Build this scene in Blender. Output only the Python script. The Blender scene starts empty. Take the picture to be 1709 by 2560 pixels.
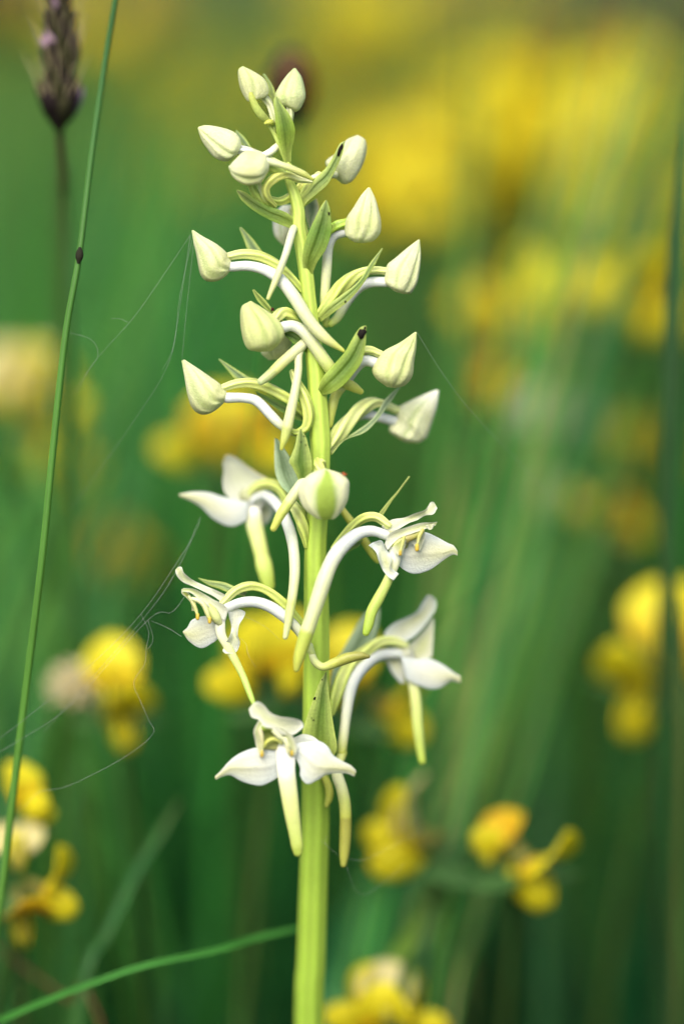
import bpy, math, random
import numpy as np
from mathutils import Matrix, Vector

random.seed(7); RNG = np.random.default_rng(11)
SC = bpy.context.scene
COL = bpy.context.collection

# ------------------------------------------------------------------ camera
PITCH = math.radians(14.0)
DIST = 0.442                      # metres from lens to the orchid
CZ = 0.250                        # height of the orchid point at picture centre
RIGHT = np.array([1.0, 0, 0])
FWD = np.array([0, math.cos(PITCH), -math.sin(PITCH)])
UP = np.array([0, math.sin(PITCH), math.cos(PITCH)])
CAM = np.array([0, 0, CZ]) - FWD * DIST
cd = bpy.data.cameras.new('camera'); cam = bpy.data.objects.new('camera', cd); COL.objects.link(cam)
cam.location = CAM; cam.rotation_euler = (math.radians(90) - PITCH, 0, 0)
cd.sensor_fit = 'VERTICAL'; cd.sensor_height = 36.0; cd.sensor_width = 24.0; cd.lens = 100.0
cd.clip_start = 0.01; cd.clip_end = 500
cd.dof.use_dof = True; cd.dof.focus_distance = DIST - 0.0012; cd.dof.aperture_fstop = 2.8
SC.camera = cam
PX = 2560.0 * 100.0 / 36.0 / DIST   # photo pixels per metre at DIST

# ------------------------------------------------------------------ sky, sun, exposure
SUN_EL, SUN_AZ = math.radians(52), math.radians(200)   # azimuth clockwise from +Y
wd = bpy.data.worlds.new('World'); SC.world = wd; wd.use_nodes = True
nt = wd.node_tree; bg = nt.nodes['Background']
sky = nt.nodes.new('ShaderNodeTexSky'); sky.sky_type = 'NISHITA'; sky.sun_disc = False
sky.sun_elevation = SUN_EL; sky.sun_rotation = SUN_AZ; sky.air_density = 0.85; sky.dust_density = 5.0; sky.ozone_density = 0.3
nt.links.new(sky.outputs[0], bg.inputs[0]); bg.inputs[1].default_value = 0.13
sd = bpy.data.lights.new('sun', 'SUN'); sun = bpy.data.objects.new('sun', sd); COL.objects.link(sun)
sd.energy = 1.3; sd.angle = math.radians(55); sd.color = (1.0, 0.97, 0.91)
sdir = Vector((math.sin(SUN_AZ) * math.cos(SUN_EL), math.cos(SUN_AZ) * math.cos(SUN_EL), math.sin(SUN_EL)))
sun.rotation_euler = sdir.to_track_quat('Z', 'Y').to_euler(); sun.location = (0, 0, 3)
SC.view_settings.view_transform = 'Standard'; SC.view_settings.look = 'None'
SC.view_settings.gamma = 1.0; SC.view_settings.use_curve_mapping = False
SC.view_settings.exposure = 1.0
SC.render.engine = 'CYCLES'; SC.cycles.use_denoising = True
SC.cycles.max_bounces = 10; SC.cycles.diffuse_bounces = 5; SC.cycles.transmission_bounces = 8; SC.cycles.transparent_max_bounces = 8
SC.cycles.sample_clamp_indirect = 6.0

# ------------------------------------------------------------------ helpers
def world(p):
    """photo pixel (u, v) and depth w (pixel units, away from the camera) -> metres"""
    p = np.asarray(p, float); w = p[..., 2:3] / PX; k = (DIST + w) / DIST / PX
    return CAM + RIGHT * (p[..., 0:1] - 854.5) * k + UP * (1280 - p[..., 1:2]) * k + FWD * (DIST + w)

def px(u, v, mm):                 # one point; depth in millimetres behind the orchid plane
    return world(np.array([u, v, mm * 0.001 * PX]))

def cr(P, n, ts=None):
    P = np.asarray(P, float); k = len(P)
    if k == 2: P = np.array([P[0], (P[0] + P[1]) / 2, P[1]]); k = 3
    Q = np.vstack([2 * P[0] - P[1], P, 2 * P[-1] - P[-2]])
    t = (np.linspace(0, 1, n) if ts is None else np.asarray(ts)) * (k - 1)
    i = np.clip(t.astype(int), 0, k - 2); f = (t - i)[:, None]
    a, b, c, d = Q[i], Q[i + 1], Q[i + 2], Q[i + 3]
    return 0.5 * (2 * b + (c - a) * f + (2 * a - 5 * b + 4 * c - d) * f ** 2 + (3 * b - a - 3 * c + d) * f ** 3)

def ramp(stops, t):
    t = np.asarray(t, float)
    if not isinstance(stops[0], (list, tuple)): return np.broadcast_to(np.array(stops, float), t.shape + (3,)).copy()
    xs = [s[0] for s in stops]
    return np.stack([np.interp(t, xs, [s[1][j] for s in stops]) for j in range(3)], -1)

def mesh_obj(name, V, F, mat, parent=None, colors=None, smooth=True):
    me = bpy.data.meshes.new(name)
    me.from_pydata(np.asarray(V).tolist(), [], F if isinstance(F, list) else F.tolist())
    if smooth: me.shade_smooth()
    if colors is not None:
        ca = me.color_attributes.new('Col', 'FLOAT_COLOR', 'POINT')
        c4 = np.ones((len(V), 4), np.float32); c4[:, :3] = colors
        ca.data.foreach_set('color', c4.ravel())
    me.materials.append(mat)
    o = bpy.data.objects.new(name, me); COL.objects.link(o)
    if parent is not None: o.parent = parent
    return o

def tag(o, label=None, cat=None, group=None, kind=None):
    for k, v in (('label', label), ('category', cat), ('group', group), ('kind', kind)):
        if v: o[k] = v
    return o

def empty(name, loc, label, cat, group=None):
    o = bpy.data.objects.new(name, None); COL.objects.link(o); o.location = loc; o.empty_display_size = 0.01
    return tag(o, label, cat, group)

# ------------------------------------------------------------------ materials
def flesh(name, rough=0.45, sss=0.0, trans=0.0, bump=0.15, var=0.12, scale=1800., spec=0.35, bdist=0.0002):
    m = bpy.data.materials.new(name); m.use_nodes = True; n = m.node_tree.nodes; L = m.node_tree.links
    p = n['Principled BSDF']; out = n['Material Output']
    at = n.new('ShaderNodeAttribute'); at.attribute_name = 'Col'
    tc = n.new('ShaderNodeTexCoord')
    nz = n.new('ShaderNodeTexNoise'); nz.inputs['Scale'].default_value = scale; nz.inputs['Detail'].default_value = 3
    L.new(tc.outputs['Object'], nz.inputs['Vector'])
    n2 = n.new('ShaderNodeTexNoise'); n2.inputs['Scale'].default_value = scale / 9; n2.inputs['Detail'].default_value = 4
    L.new(tc.outputs['Object'], n2.inputs['Vector'])
    mx = n.new('ShaderNodeMath'); mx.operation = 'ADD'; L.new(nz.outputs[0], mx.inputs[0]); L.new(n2.outputs[0], mx.inputs[1])
    mr = n.new('ShaderNodeMapRange'); mr.inputs[1].default_value = 0.6; mr.inputs[2].default_value = 1.4
    mr.inputs[3].default_value = 1 - var; mr.inputs[4].default_value = 1 + var; L.new(mx.outputs[0], mr.inputs[0])
    mul = n.new('ShaderNodeVectorMath'); mul.operation = 'SCALE'
    L.new(at.outputs['Color'], mul.inputs[0]); L.new(mr.outputs[0], mul.inputs['Scale'])
    L.new(mul.outputs[0], p.inputs['Base Color'])
    p.inputs['Roughness'].default_value = rough; p.inputs['Specular IOR Level'].default_value = spec
    bp = n.new('ShaderNodeBump'); bp.inputs['Strength'].default_value = bump; bp.inputs['Distance'].default_value = bdist
    L.new(nz.outputs[0], bp.inputs['Height']); L.new(bp.outputs[0], p.inputs['Normal'])
    if sss:
        p.inputs['Subsurface Weight'].default_value = sss
        p.inputs['Subsurface Radius'].default_value = (0.8, 1.0, 0.35); p.inputs['Subsurface Scale'].default_value = 0.0011
    if trans:
        tr = n.new('ShaderNodeBsdfTranslucent'); L.new(mul.outputs[0], tr.inputs[0])
        ms = n.new('ShaderNodeMixShader'); ms.inputs[0].default_value = trans
        L.new(p.outputs[0], ms.inputs[1]); L.new(tr.outputs[0], ms.inputs[2]); L.new(ms.outputs[0], out.inputs[0])
    return m

M_STEM = flesh('stem_skin', 0.5, sss=0.25, bump=0.25, var=0.07)
M_BUD = flesh('bud_skin', 0.6, sss=0.3, bump=0.55, var=0.17, scale=3600, bdist=0.0003, spec=.2)
M_SPUR = flesh('spur_skin', 0.4, sss=0.35, bump=0.4, var=0.10, spec=0.4, scale=3200, bdist=.0002)
M_PETAL = flesh('petal_tissue', 0.5, trans=0.36, bump=0.6, var=0.09, scale=3600, bdist=0.0003, spec=.3)
M_BRACT = flesh('bract_tissue', 0.5, trans=0.22, bump=0.5, var=0.22, scale=3000, bdist=0.0002)
M_GRASS = flesh('grass_tissue', 0.5, trans=0.45, bump=0.0, var=0.15, scale=150)
M_YEL = flesh('yellow_petal_tissue', 0.5, trans=0.45, bump=0.1, var=0.1, scale=500)
M_DARK = flesh('seed_head_tissue', 0.8, bump=0.3, var=0.25, scale=900, spec=0.1)
M_SILK = flesh('spider_silk', 0.25, bump=0, var=0.0, spec=0.8)

# ------------------------------------------------------------------ shape builders in photo-pixel space
class Crop:
    def __init__(s, x, y, k): s.x, s.y, s.k = x, y, k
    def pts(s, txt):
        a = np.array([[float(q) for q in p.split(',')] for p in txt.split()])
        return a * s.k + np.array([s.x, s.y])
C1 = Crop(440, 140, 560 / 1568); C2 = Crop(440, 540, 660 / 1568); C3 = Crop(420, 1060, 400 / 1566)
C4 = Crop(740, 1100, 440 / 1568); C5 = Crop(740, 1460, 440 / 1568); C6 = Crop(500, 1660, 420 / 1568)
C0 = Crop(0, 0, 1.0)

def spread(val, n):
    if isinstance(val, str): val = [float(q) for q in val.split()]
    if not isinstance(val, (list, tuple)): val = [val]
    return np.interp(np.linspace(0, 1, n), np.linspace(0, 1, len(val)), val) if len(val) > 1 else np.full(n, float(val[0]))

ROOT = None; ORIGIN = np.zeros(3)
def emit(name, V, F, mat, parent, colors): return mesh_obj(name, world(V) - ORIGIN, F, mat, parent, colors)

def ring_faces(n, m, cap=True):
    F = []
    for i in range(n - 1):
        for j in range(m):
            a, b = i * m + j, i * m + (j + 1) % m
            F.append((a, b, b + m, a + m))
    if cap: F.append(tuple(range(m - 1, -1, -1))); F.append(tuple((n - 1) * m + j for j in range(m)))
    return F

def sweep(P, R, m=14, ridge=None, flat=1.0, caps=(True, True)):
    """P (n,3) path, R (n,) radii -> rings with rounded ends; returns V, F, t, ridge phase"""
    T = np.gradient(P, axis=0); T /= np.linalg.norm(T, axis=1)[:, None] + 1e-12
    s = np.concatenate([[0], np.cumsum(np.linalg.norm(np.diff(P, axis=0), axis=1))]); s /= s[-1]
    rows = []
    A = (85, 62, 40, 20)
    if caps[0]: rows += [(P[0] - T[0] * R[0] * math.sin(math.radians(a)), R[0] * math.cos(math.radians(a)), T[0], 0.) for a in A]
    rows += [(P[i], R[i], T[i], s[i]) for i in range(len(P))]
    if caps[1]: rows += [(P[-1] + T[-1] * R[-1] * math.sin(math.radians(a)), R[-1] * math.cos(math.radians(a)), T[-1], 1.) for a in A[::-1]]
    th = np.linspace(0, 2 * math.pi, m, endpoint=False)
    ref = np.array([0, 0, 1.0])
    if abs(np.dot(ref, rows[0][2])) > 0.9: ref = np.array([1.0, 0, 0])
    V, TT, PH = [], [], []
    for c, r, t, q in rows:
        e1 = ref - t * np.dot(ref, t); e1 /= np.linalg.norm(e1) + 1e-12; ref = e1
        e2 = np.cross(t, e1)
        ph = np.zeros(m)
        rr = np.full(m, r)
        if ridge:
            ph = np.cos(ridge[0] * th + ridge[2] * q); rr = r * (1 + ridge[1] * ph)
        V.append(c + (np.cos(th) * rr * flat)[:, None] * e1 + (np.sin(th) * rr)[:, None] * e2)
        TT.append(np.full(m, q)); PH.append(ph)
    return np.vstack(V), ring_faces(len(rows), m), np.concatenate(TT), np.concatenate(PH)

def tube(name, parent, c, pts, r, w, mat, col, n=36, m=14, ridge=None, flat=1.0, wob=0.025):
    p2 = c.pts(pts); k = len(p2)
    P = np.column_stack([p2, spread(w, k), spread(r, k) * c.k])
    S = cr(P, n); R = np.maximum(S[:, 3], 0.3)
    R = R * (1 + wob * np.interp(np.arange(n), np.arange(0, n + 4, 4), RNG.normal(0, 1, len(range(0, n + 4, 4)))))
    V, F, t, ph = sweep(S[:, :3], R, m, ridge, flat)
    C = ramp(col, t)
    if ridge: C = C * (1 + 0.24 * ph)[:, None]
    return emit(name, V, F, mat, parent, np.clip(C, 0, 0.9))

def loft(name, parent, c, a, b, w, bulge, mat, mid, edge=None, th=5, wa=None, wb=None, ruf=0, n=30, m=25, fold=0.0, seed=0):
    th = 3.2 if mat is M_PETAL else th
    """petal or leaf between two traced edges; bulge lifts the middle toward the viewer"""
    A, B = c.pts(a), c.pts(b)
    A = np.column_stack([A, spread(w if wa is None else wa, len(A))]); B = np.column_stack([B, spread(w if wb is None else wb, len(B))])
    SA, SB = cr(A, n), cr(B, n)
    s = np.linspace(0, 1, m)[None, :, None]; t = np.linspace(0, 1, n)
    G = SA[:, None] * (1 - s) + SB[:, None] * s
    arc = 4 * s[0, :, 0] * (1 - s[0, :, 0]); wid = np.linalg.norm(SB - SA, axis=1)
    env = np.sin(np.pi * np.clip(t, 0.02, 0.98)) ** 0.6
    bl = spread(bulge, n) * {'petal': -.45, 'dorsal_sepal': -.45, 'lateral_sepal': .4}.get(name, 1.0)
    G[:, :, 2] -= bl[:, None] * env[:, None] * arc[None, :]
    G[:, :, 2] += fold * wid[:, None] * np.exp(-((s[0, :, 0] - 0.5) / 0.10) ** 2)[None, :] * env[:, None]
    if ruf:
        e = np.abs(2 * s[0, :, 0] - 1)[None, :] ** 1.5
        G[:, :, 2] += ruf * e * np.sin(t[:, None] * 11 + seed + 2.1 * (s[0, :, 0][None, :] > .5)) * env[:, None]
    back = G.copy(); back[:, :, 2] += (th * (0.35 + 0.65 * arc))[None, :] * (0.4 + 0.6 * env)[:, None]
    V = np.vstack([G.reshape(-1, 3), back.reshape(-1, 3)]); N = n * m; F = []
    for i in range(n - 1):
        for j in range(m - 1):
            q = i * m + j; f = (q, q + 1, q + m + 1, q + m); F.append(f); F.append(tuple(x + N for x in f[::-1]))
    rim = [j for j in range(m)] + [i * m + m - 1 for i in range(1, n)] + [(n - 1) * m + j for j in range(m - 2, -1, -1)] + [i * m for i in range(n - 2, 0, -1)]
    for i in range(len(rim)):
        x, y = rim[i], rim[(i + 1) % len(rim)]; F.append((y, x, x + N, y + N))
    t2 = np.repeat(t, m); s2 = np.tile(s[0, :, 0], n)
    Cm = ramp(mid, t2)
    if edge is not None:
        k = (np.abs(2 * s2 - 1) ** 1.6)[:, None]; Cm = Cm * (1 - k) + ramp(edge, t2) * k
    vein = 1 + (0.08 if mat is M_BRACT else 0.045) * np.cos(s2 * 2 * math.pi * 6 + .6 * np.sin(4 * t2))
    Cm = np.clip(Cm * vein[:, None], 0, 0.9)
    o = emit(name, V, F, mat, parent, np.vstack([Cm, Cm])); o['_n'] = N
    GRID[o.name] = G.reshape(-1, 3)
    return o
GRID = {}

def body(name, parent, c, a, b, w, k, mat, col, grooves=(), n=40, m=64, side=None):
    """closed rounded body (bud) between two traced edges, depth = k * half width"""
    A, B = c.pts(a), c.pts(b)
    A = np.column_stack([A, spread(w, len(A))]); B = np.column_stack([B, spread(w, len(B))])
    ts = 0.5 - 0.5 * np.cos(np.linspace(0, math.pi, n))
    SA, SB = cr(A, n, ts), cr(B, n, ts)
    th = np.linspace(0, 2 * math.pi, m, endpoint=False); V = []; tt = []; gg = []
    for i in range(n):
        cc = (SA[i] + SB[i]) / 2; sv = (SA[i] - SB[i]) / 2; h = np.linalg.norm(sv)
        r = np.ones(m); g = np.zeros(m)
        for (t0, dep, wd, dr) in grooves:
            d = (th - math.radians(t0 + dr * (ts[i] - .5)) + math.pi) % (2 * math.pi) - math.pi
            x = np.exp(-(d / math.radians(wd)) ** 2) * math.sin(math.pi * min(max(ts[i], 0.08), .92)) ** .5
            lip_ = np.exp(-((d - math.radians(wd * 1.9)) / math.radians(wd * 1.5)) ** 2) * math.sin(math.pi * min(max(ts[i], 0.08), .92)) ** .5
            r += dep * (.45 * lip_ - x); g += x
        sh = math.sin(math.pi * ts[i]); r += (0.02 * np.sin(3 * th + 5 * ts[i] + len(GRID)) + .010 * np.sin(9 * th + 3 * math.sin(4 * ts[i])) + .008 * np.sin(14 * th - 2 * ts[i])) * sh
        ring = cc + (np.cos(th) * r)[:, None] * sv; ring[:, 2] -= np.sin(th) * r * h * k
        V.append(ring); tt.append(np.full(m, ts[i])); gg.append(g)
    V = np.vstack(V); F = ring_faces(n, m)
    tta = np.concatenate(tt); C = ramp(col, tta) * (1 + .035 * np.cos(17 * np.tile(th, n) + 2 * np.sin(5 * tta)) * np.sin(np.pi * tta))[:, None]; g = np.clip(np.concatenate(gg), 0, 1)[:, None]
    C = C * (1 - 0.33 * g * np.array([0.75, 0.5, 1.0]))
    if side is not None:   # (angle, width, colour): a differently coloured strip
        d = (np.tile(th, n) - math.radians(side[0]) + math.pi) % (2 * math.pi) - math.pi
        x = (1 / (1 + np.exp((np.abs(d) - math.radians(side[1]) * (side[3] + (1 - side[3]) * 1.35 * np.repeat(ts, m) if len(side) > 3 else 1.0)) * 34)))[:, None]; C = C * (1 - x) + np.array(side[2]) * x
    o = emit(name, V, F, mat, parent, np.clip(C, 0, 0.9)); GRID[o.name] = V
    return o

def spot(parent, c, x, y, rx, ry, rot=0, col=(0.012, 0.010, 0.008)):
    u, v = c.pts(f'{x},{y}')[0]; g = GRID[parent.name]
    d = np.hypot(g[:, 0] - u, g[:, 1] - v); near = np.argsort(d)[:6]; w = g[near, 2].min()
    th = np.linspace(0, 2 * math.pi, 12, endpoint=False); rr = 1 + 0.25 * RNG.normal(0, 1, 12); rr = np.clip(rr, .5, 1.4)
    X = np.cos(th) * rx * rr * c.k; Y = np.sin(th) * ry * rr * c.k; ca, sa = math.cos(rot), math.sin(rot)
    ring = np.column_stack([u + X * ca - Y * sa, v + X * sa + Y * ca, np.full(12, w - 1.0)])
    low = ring.copy(); low[:, 2] += 6; top = np.array([[u, v, w - 3.0]])
    V = np.vstack([low, ring, top]); F = [(j, (j + 1) % 12, 12 + (j + 1) % 12, 12 + j) for j in range(12)] + [(12 + j, 12 + (j + 1) % 12, 24) for j in range(12)]
    return emit('blemish', V, F, M_DARK, parent, np.tile(np.array(col), (25, 1)))

# ------------------------------------------------------------------ ground
gm = bpy.data.materials.new('meadow_soil'); gm.use_nodes = True
gn = gm.node_tree.nodes; gl = gm.node_tree.links
nz = gn.new('ShaderNodeTexNoise'); nz.inputs['Scale'].default_value = 9; nz.inputs['Detail'].default_value = 8
tcg = gn.new('ShaderNodeTexCoord'); gl.new(tcg.outputs['Object'], nz.inputs['Vector'])
crp = gn.new('ShaderNodeValToRGB'); crp.color_ramp.elements[0].color = (0.012, 0.014, 0.008, 1); crp.color_ramp.elements[1].color = (0.035, 0.035, 0.018, 1)
crp.color_ramp.elements[0].position = 0.35; crp.color_ramp.elements[1].position = 0.7
gl.new(nz.outputs[0], crp.inputs[0]); gl.new(crp.outputs[0], gn['Principled BSDF'].inputs['Base Color']); gn['Principled BSDF'].inputs['Roughness'].default_value = 0.95
gx = np.concatenate([-np.geomspace(150, 0.4, 14), np.linspace(-0.3, 0.3, 5), np.geomspace(0.4, 150, 14)])
gX, gY = np.meshgrid(gx, gx); gZ = 0.012 * np.sin(gX * 3.1 + 1) * np.cos(gY * 2.3) * np.clip((np.hypot(gX, gY) - .2), 0, 1)
ng = len(gx)
mesh_obj('ground', np.column_stack([gX.ravel(), gY.ravel(), gZ.ravel()]), [(i * ng + j, i * ng + j + 1, (i + 1) * ng + j + 1, (i + 1) * ng + j) for i in range(ng - 1) for j in range(ng - 1)], gm)['kind'] = 'structure'

# ------------------------------------------------------------------ the orchid
W = (.76, .78, .67); WB = (.72, .78, .76); WG = (.60, .63, .37); BUD = (.52, .55, .26); BUDL = (.58, .61, .35)
GR = (.30, .45, .05); LG = (.46, .57, .13); DG = (.11, .25, .035); MG = (.20, .36, .05); PG = (.27, .42, .20); YG = (.46, .50, .09); OL = (.30, .34, .06)

base2 = world(np.array([772, 2560, 260.]))
ORIGIN = np.array([base2[0] - 0.001, base2[1] + 0.002, 0.0])
orchid = empty('orchid', ORIGIN, 'tall white and green butterfly orchid spike of buds and five open flowers', 'orchid')

def stem_path():
    a = C1.pts('640,462 690,550 740,660 785,760 795,880 830,970 858,1090 858,1200 885,1350')
    ra = [4, 5, 6, 9, 11, 14, 16, 17.5, 18]
    b = np.array([[766, 690], [772, 750], [785, 877], [792, 960], [800, 1087], [801, 1142], [794, 1296], [789, 1395], [792, 1535], [791, 1740], [789, 2035], [785, 2169], [778, 2400], [772, 2560]])
    rb = [18.5, 18.5, 22, 23, 26, 25, 26, 28, 32, 33, 35, 36, 37, 37.5]
    p = np.vstack([a, b]); r = np.array(ra + rb)
    w = np.interp(p[:, 1], [0, 1200, 1700, 2100, 2560], [0, 0, 60, 140, 260])
    Pw = world(np.column_stack([p, w]))
    low = [Pw[-1] + (ORIGIN - Pw[-1]) * f for f in (0.35, 0.7, 1.0)]
    return np.vstack([Pw, low]) - ORIGIN, np.concatenate([r, [39, 42, 48]]) / PX
sp, sr = stem_path()
S = cr(np.column_stack([sp, sr]), 130)
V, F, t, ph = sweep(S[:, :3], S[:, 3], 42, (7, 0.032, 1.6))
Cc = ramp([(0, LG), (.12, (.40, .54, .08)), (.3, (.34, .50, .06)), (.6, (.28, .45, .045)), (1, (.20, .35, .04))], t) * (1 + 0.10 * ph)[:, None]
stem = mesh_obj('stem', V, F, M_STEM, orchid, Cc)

def bud(c, a, b, w, k=0.85, col=None, grooves=((70, 0.15, 9, 40), (190, 0.15, 9, 0), (310, 0.15, 9, 0)), **kw):
    return body('bud', orchid, c, a, b, w, k, M_BUD, col or [(0, (.50, .58, .28)), (.15, BUDL), (.55, BUD), (1, (.66, .70, .42))], grooves, **kw)
def bract(c, a, b, w, bulge, mid, edge=None, **kw):
    bulge = bulge * .25; kw.setdefault('fold', .08)
    mid = [(q, tuple(x * .56 for x in cc)) for q, cc in mid]
    return loft('bract', orchid, c, a, b, w, bulge, M_BRACT, mid, edge or [(0, LG), (1, LG)], **kw)
def ovary(par, c, pts, r, w, col=None, tw=6, **kw):
    return tube('ovary', par, c, pts, r, w, M_SPUR, col or [(0, (.58, .64, .24)), (.4, (.48, .55, .14)), (1, (.42, .52, .10))], ridge=(4, .17, tw), m=28, **kw)
def spur(par, c, pts, r, w, col=None, **kw):
    if col: col = [(q, tuple(np.minimum(cc, (.56, .60, .56)))) for q, cc in col]
    return tube('spur', par, c, pts, r, w, M_SPUR, col or [(0, (.56, .60, .56)), (.35, WG), (.75, (.58, .60, .25)), (1, YG)], **kw)

# top-left bud with its bracts
b = bud(C1, '462,72 437,100 445,180 470,260 505,318 545,300', '466,70 540,105 620,160 650,230 640,280 600,300', -10, grooves=((82, 0.20, 9, -45), (215, 0.15, 9, 0), (330, 0.15, 9, 0)), col=[(0, (.42, .52, .22)), (.25, BUD), (1, BUDL)])
ovary(b, C1, '605,275 655,340 678,430 690,520', '22 24 22 14', '0 5 5 3', [(0, WG), (.5, WG), (1, LG)])
tube('bract', orchid, C1, '520,240 530,290 560,360 600,415 640,455 670,500', '8 21 27 29 22 12', '-30 -35 -32 -25 -12 0', M_BRACT, [(0, YG), (.4, LG), (1, (.50, .58, .16))], flat=.6)
tube('ovary', orchid, C1, '628,470 655,462 688,470', '14 20 16', '-20 -22 -8', M_SPUR, YG)
bract(C1, '607,130 640,190 650,270 690,360', '620,122 670,195 695,260 705,340', 35, 4, [(0, PG), (1, LG)])
# top-right bud
b = bud(C1, '822,86 770,140 715,220 690,280 720,330 790,365', '838,86 880,150 900,240 900,300 870,370 835,394', 5, col=[(0, (.40, .50, .22)), (.4, (.50, .58, .28)), (1, BUD)], grooves=((60, 0.09, 10, 20), (180, 0.12, 9, 0), (300, 0.12, 9, 0)))
ovary(b, C1, '800,330 795,420 775,520 770,640', '24 26 30 20', '0 0 -2 0', [(0, WG), (1, LG)])
bract(C1, '700,283 683,310 690,400 703,520 720,610 745,690 765,760', '706,283 745,340 800,420 830,500 828,570 810,650 805,750', '-40 -45 -45 -38 -28 -18 -6', 12, [(0, (.36, .48, .14)), (.45, MG), (.7, GR), (1, LG)], [(0, LG), (.5, GR), (1, LG)])
# left bud pointing left
b = bud(C1, '158,496 210,485 300,500 390,530 440,570 460,620', '152,510 180,590 240,680 290,725 360,738 425,695', -10, grooves=((105, 0.20, 8, 30), (220, 0.15, 9, 0), (330, 0.15, 9, 0)), col=[(0, BUD), (.3, BUDL), (1, (.60, .65, .36))])
ovary(b, C1, '445,655 520,670 610,700 700,745 780,800', '28 26 24 22 20', '-5 5 8 6 0', [(0, W), (.3, WG), (1, LG)])
tube('spur', b, C1, '600,702 660,672 720,622', '22 26 26', '-2 -4 6', M_SPUR, [(0, W), (1, WG)])
bract(C1, '414,527 440,590 480,640 570,700', '423,519 480,570 550,665 640,720', 30, 5, [(0, PG), (1, PG)])
# front bud below it
b = bud(C1, '366,776 420,720 480,675 560,675 620,690 652,740', '368,784 400,850 470,900 540,905 600,880 650,800', -75, k=.9, grooves=((130, 0.15, 10, 0), (215, 0.15, 9, 0), (330, 0.15, 9, 0)), side=(-118, 52, (.25, .38, .12)))  # the green strip paints in the shadow on the bud's underside
spur(b, C1, '640,735 760,770 880,820 950,862', '26 24 24 12', '-78 -72 -60 -50', [(0, WG), (.3, (.58, .64, .28)), (1, YG)])
ovary(b, C1, '945,878 850,862 790,838 700,850 632,915 640,985 695,1050', '12 22 24 30 27 22 14', '-15 -25 -40 -62 -62 -50 -20', [(0, WG), (.4, (.52, .56, .14)), (1, (.50, .55, .15))], flat=.8)
ovary(b, C1, '662,1000 720,1018 785,995 850,930 890,880', '18 26 28 28 22', '-12 0 12 20 22', [(0, LG), (1, YG)])
tube('ovary', b, C1, '520,880 550,950 600,1010 660,1060', '28 30 30 22', '-30 -25 -18 -8', M_SPUR, [(0, (.35, .48, .10)), (1, LG)], ridge=(4, .1, 2))
tube('spur', b, C1, '578,880 592,930 612,990 645,1042', '16 16 14 8', '-44 -44 -38 -26', M_SPUR, [(0, WG), (1, LG)])
tube('ovary', b, C1, '652,780 700,800 755,828', '26 30 26', '-55 -48 -38', M_SPUR, LG)
bk = bract(C1, '428,936 480,950 560,1000 660,1055 760,1090 830,1135', '422,944 460,1010 540,1080 640,1140 740,1185 830,1218', '-30 -34 -34 -28 -20 -8', 12, [(0, (.22, .30, .05)), (.5, (.15, .28, .04)), (1, GR)], [(0, LG), (.6, MG), (1, LG)])
# upper right bud and its bract
b = bud(C1, '1258,556 1190,590 1120,680 1060,720 1045,760 1100,840 1160,892', '1272,553 1325,590 1328,680 1290,790 1240,870 1195,897', 50, col=[(0, BUDL), (1, BUDL)], grooves=((60, 0.08, 10, 10), (180, 0.12, 9, 0), (300, 0.12, 9, 0)))
tube('spur', b, C1, '1110,830 1040,840 960,850', '26 24 20', '20 5 -5', M_SPUR, WG)
bk = bract(C1, '1176,594 1140,620 1100,700 1050,780 980,850 920,930 850,985', '1183,594 1165,680 1120,790 1060,900 980,970 920,1020 890,1060', '-25 -25 -22 -18 -14 -10 0', 10, [(0, (.34, .46, .12)), (.5, (.26, .42, .10)), (1, LG)], [(0, LG), (1, LG)])
spot(bk, C1, 1150, 660, 13, 46, .38)
ovary(b, C1, '1000,830 930,900 880,970 860,1030', '22 28 28 22', '5 10 10 5')
# right bud on a curved green ovary, spur hanging behind the centre bract
b = bud(C1, '1340,921 1290,980 1240,1060 1195,1130 1183,1190 1190,1260 1245,1302', '1358,921 1395,1000 1420,1090 1435,1160 1430,1240 1380,1295 1310,1310', -15, grooves=((70, 0.18, 8, 10), (115, 0.11, 9, -20), (200, 0.15, 9, 0), (320, 0.15, 9, 0)))
ovary(b, C1, '1195,1175 1130,1188 1060,1230 1000,1300', '34 34 32 28', '-8 -5 0 5', [(0, GR), (1, GR)])
spur(b, C2, '1005,92 940,115 905,180 895,300 888,400 882,520 890,640', '32 30 30 31 30 28 22', '5 8 10 12 15 20 30', [(0, WB), (.2, W), (.45, WG), (1, (.50, .58, .14))])
bk = bract(C1, '1045,1008 1015,1050 975,1130 930,1230 900,1310 885,1400 892,1520', '1053,1008 1075,1070 1085,1170 1085,1240 1050,1350 990,1440 955,1525', '-48 -50 -50 -46 -40 -30 -12', 14, [(0, (.20, .30, .06)), (.5, (.14, .29, .035)), (1, GR)], [(0, LG), (.5, MG), (1, LG)])
spot(bk, C1, 1069, 1103, 6, 14); spot(bk, C1, 1018, 1080, 4, 5)
bract(C1, '905,1050 903,1110 930,1200 960,1290', '983,997 1000,1080 955,1190 985,1280', 55, 6, [(0, PG), (1, PG)], [(0, WG), (1, WG)])
# bud behind the stem
b = bud(C1, '745,1045 692,1100 678,1180 690,1260 745,1322', '800,1042 825,1100 830,1180 805,1260 760,1326', 85, col=[(0, W), (.4, W), (1, BUDL)])
spur(b, C2, '712,60 690,95 650,230 600,360 547,488', '22 24 22 21 11', '20 -30 -55 -58 -60', [(0, WG), (.5, (.66, .68, .40)), (1, (.58, .62, .22))])
ovary(b, C1, '820,1080 870,1150 900,1240', '30 30 24', '70 50 25')
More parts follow.
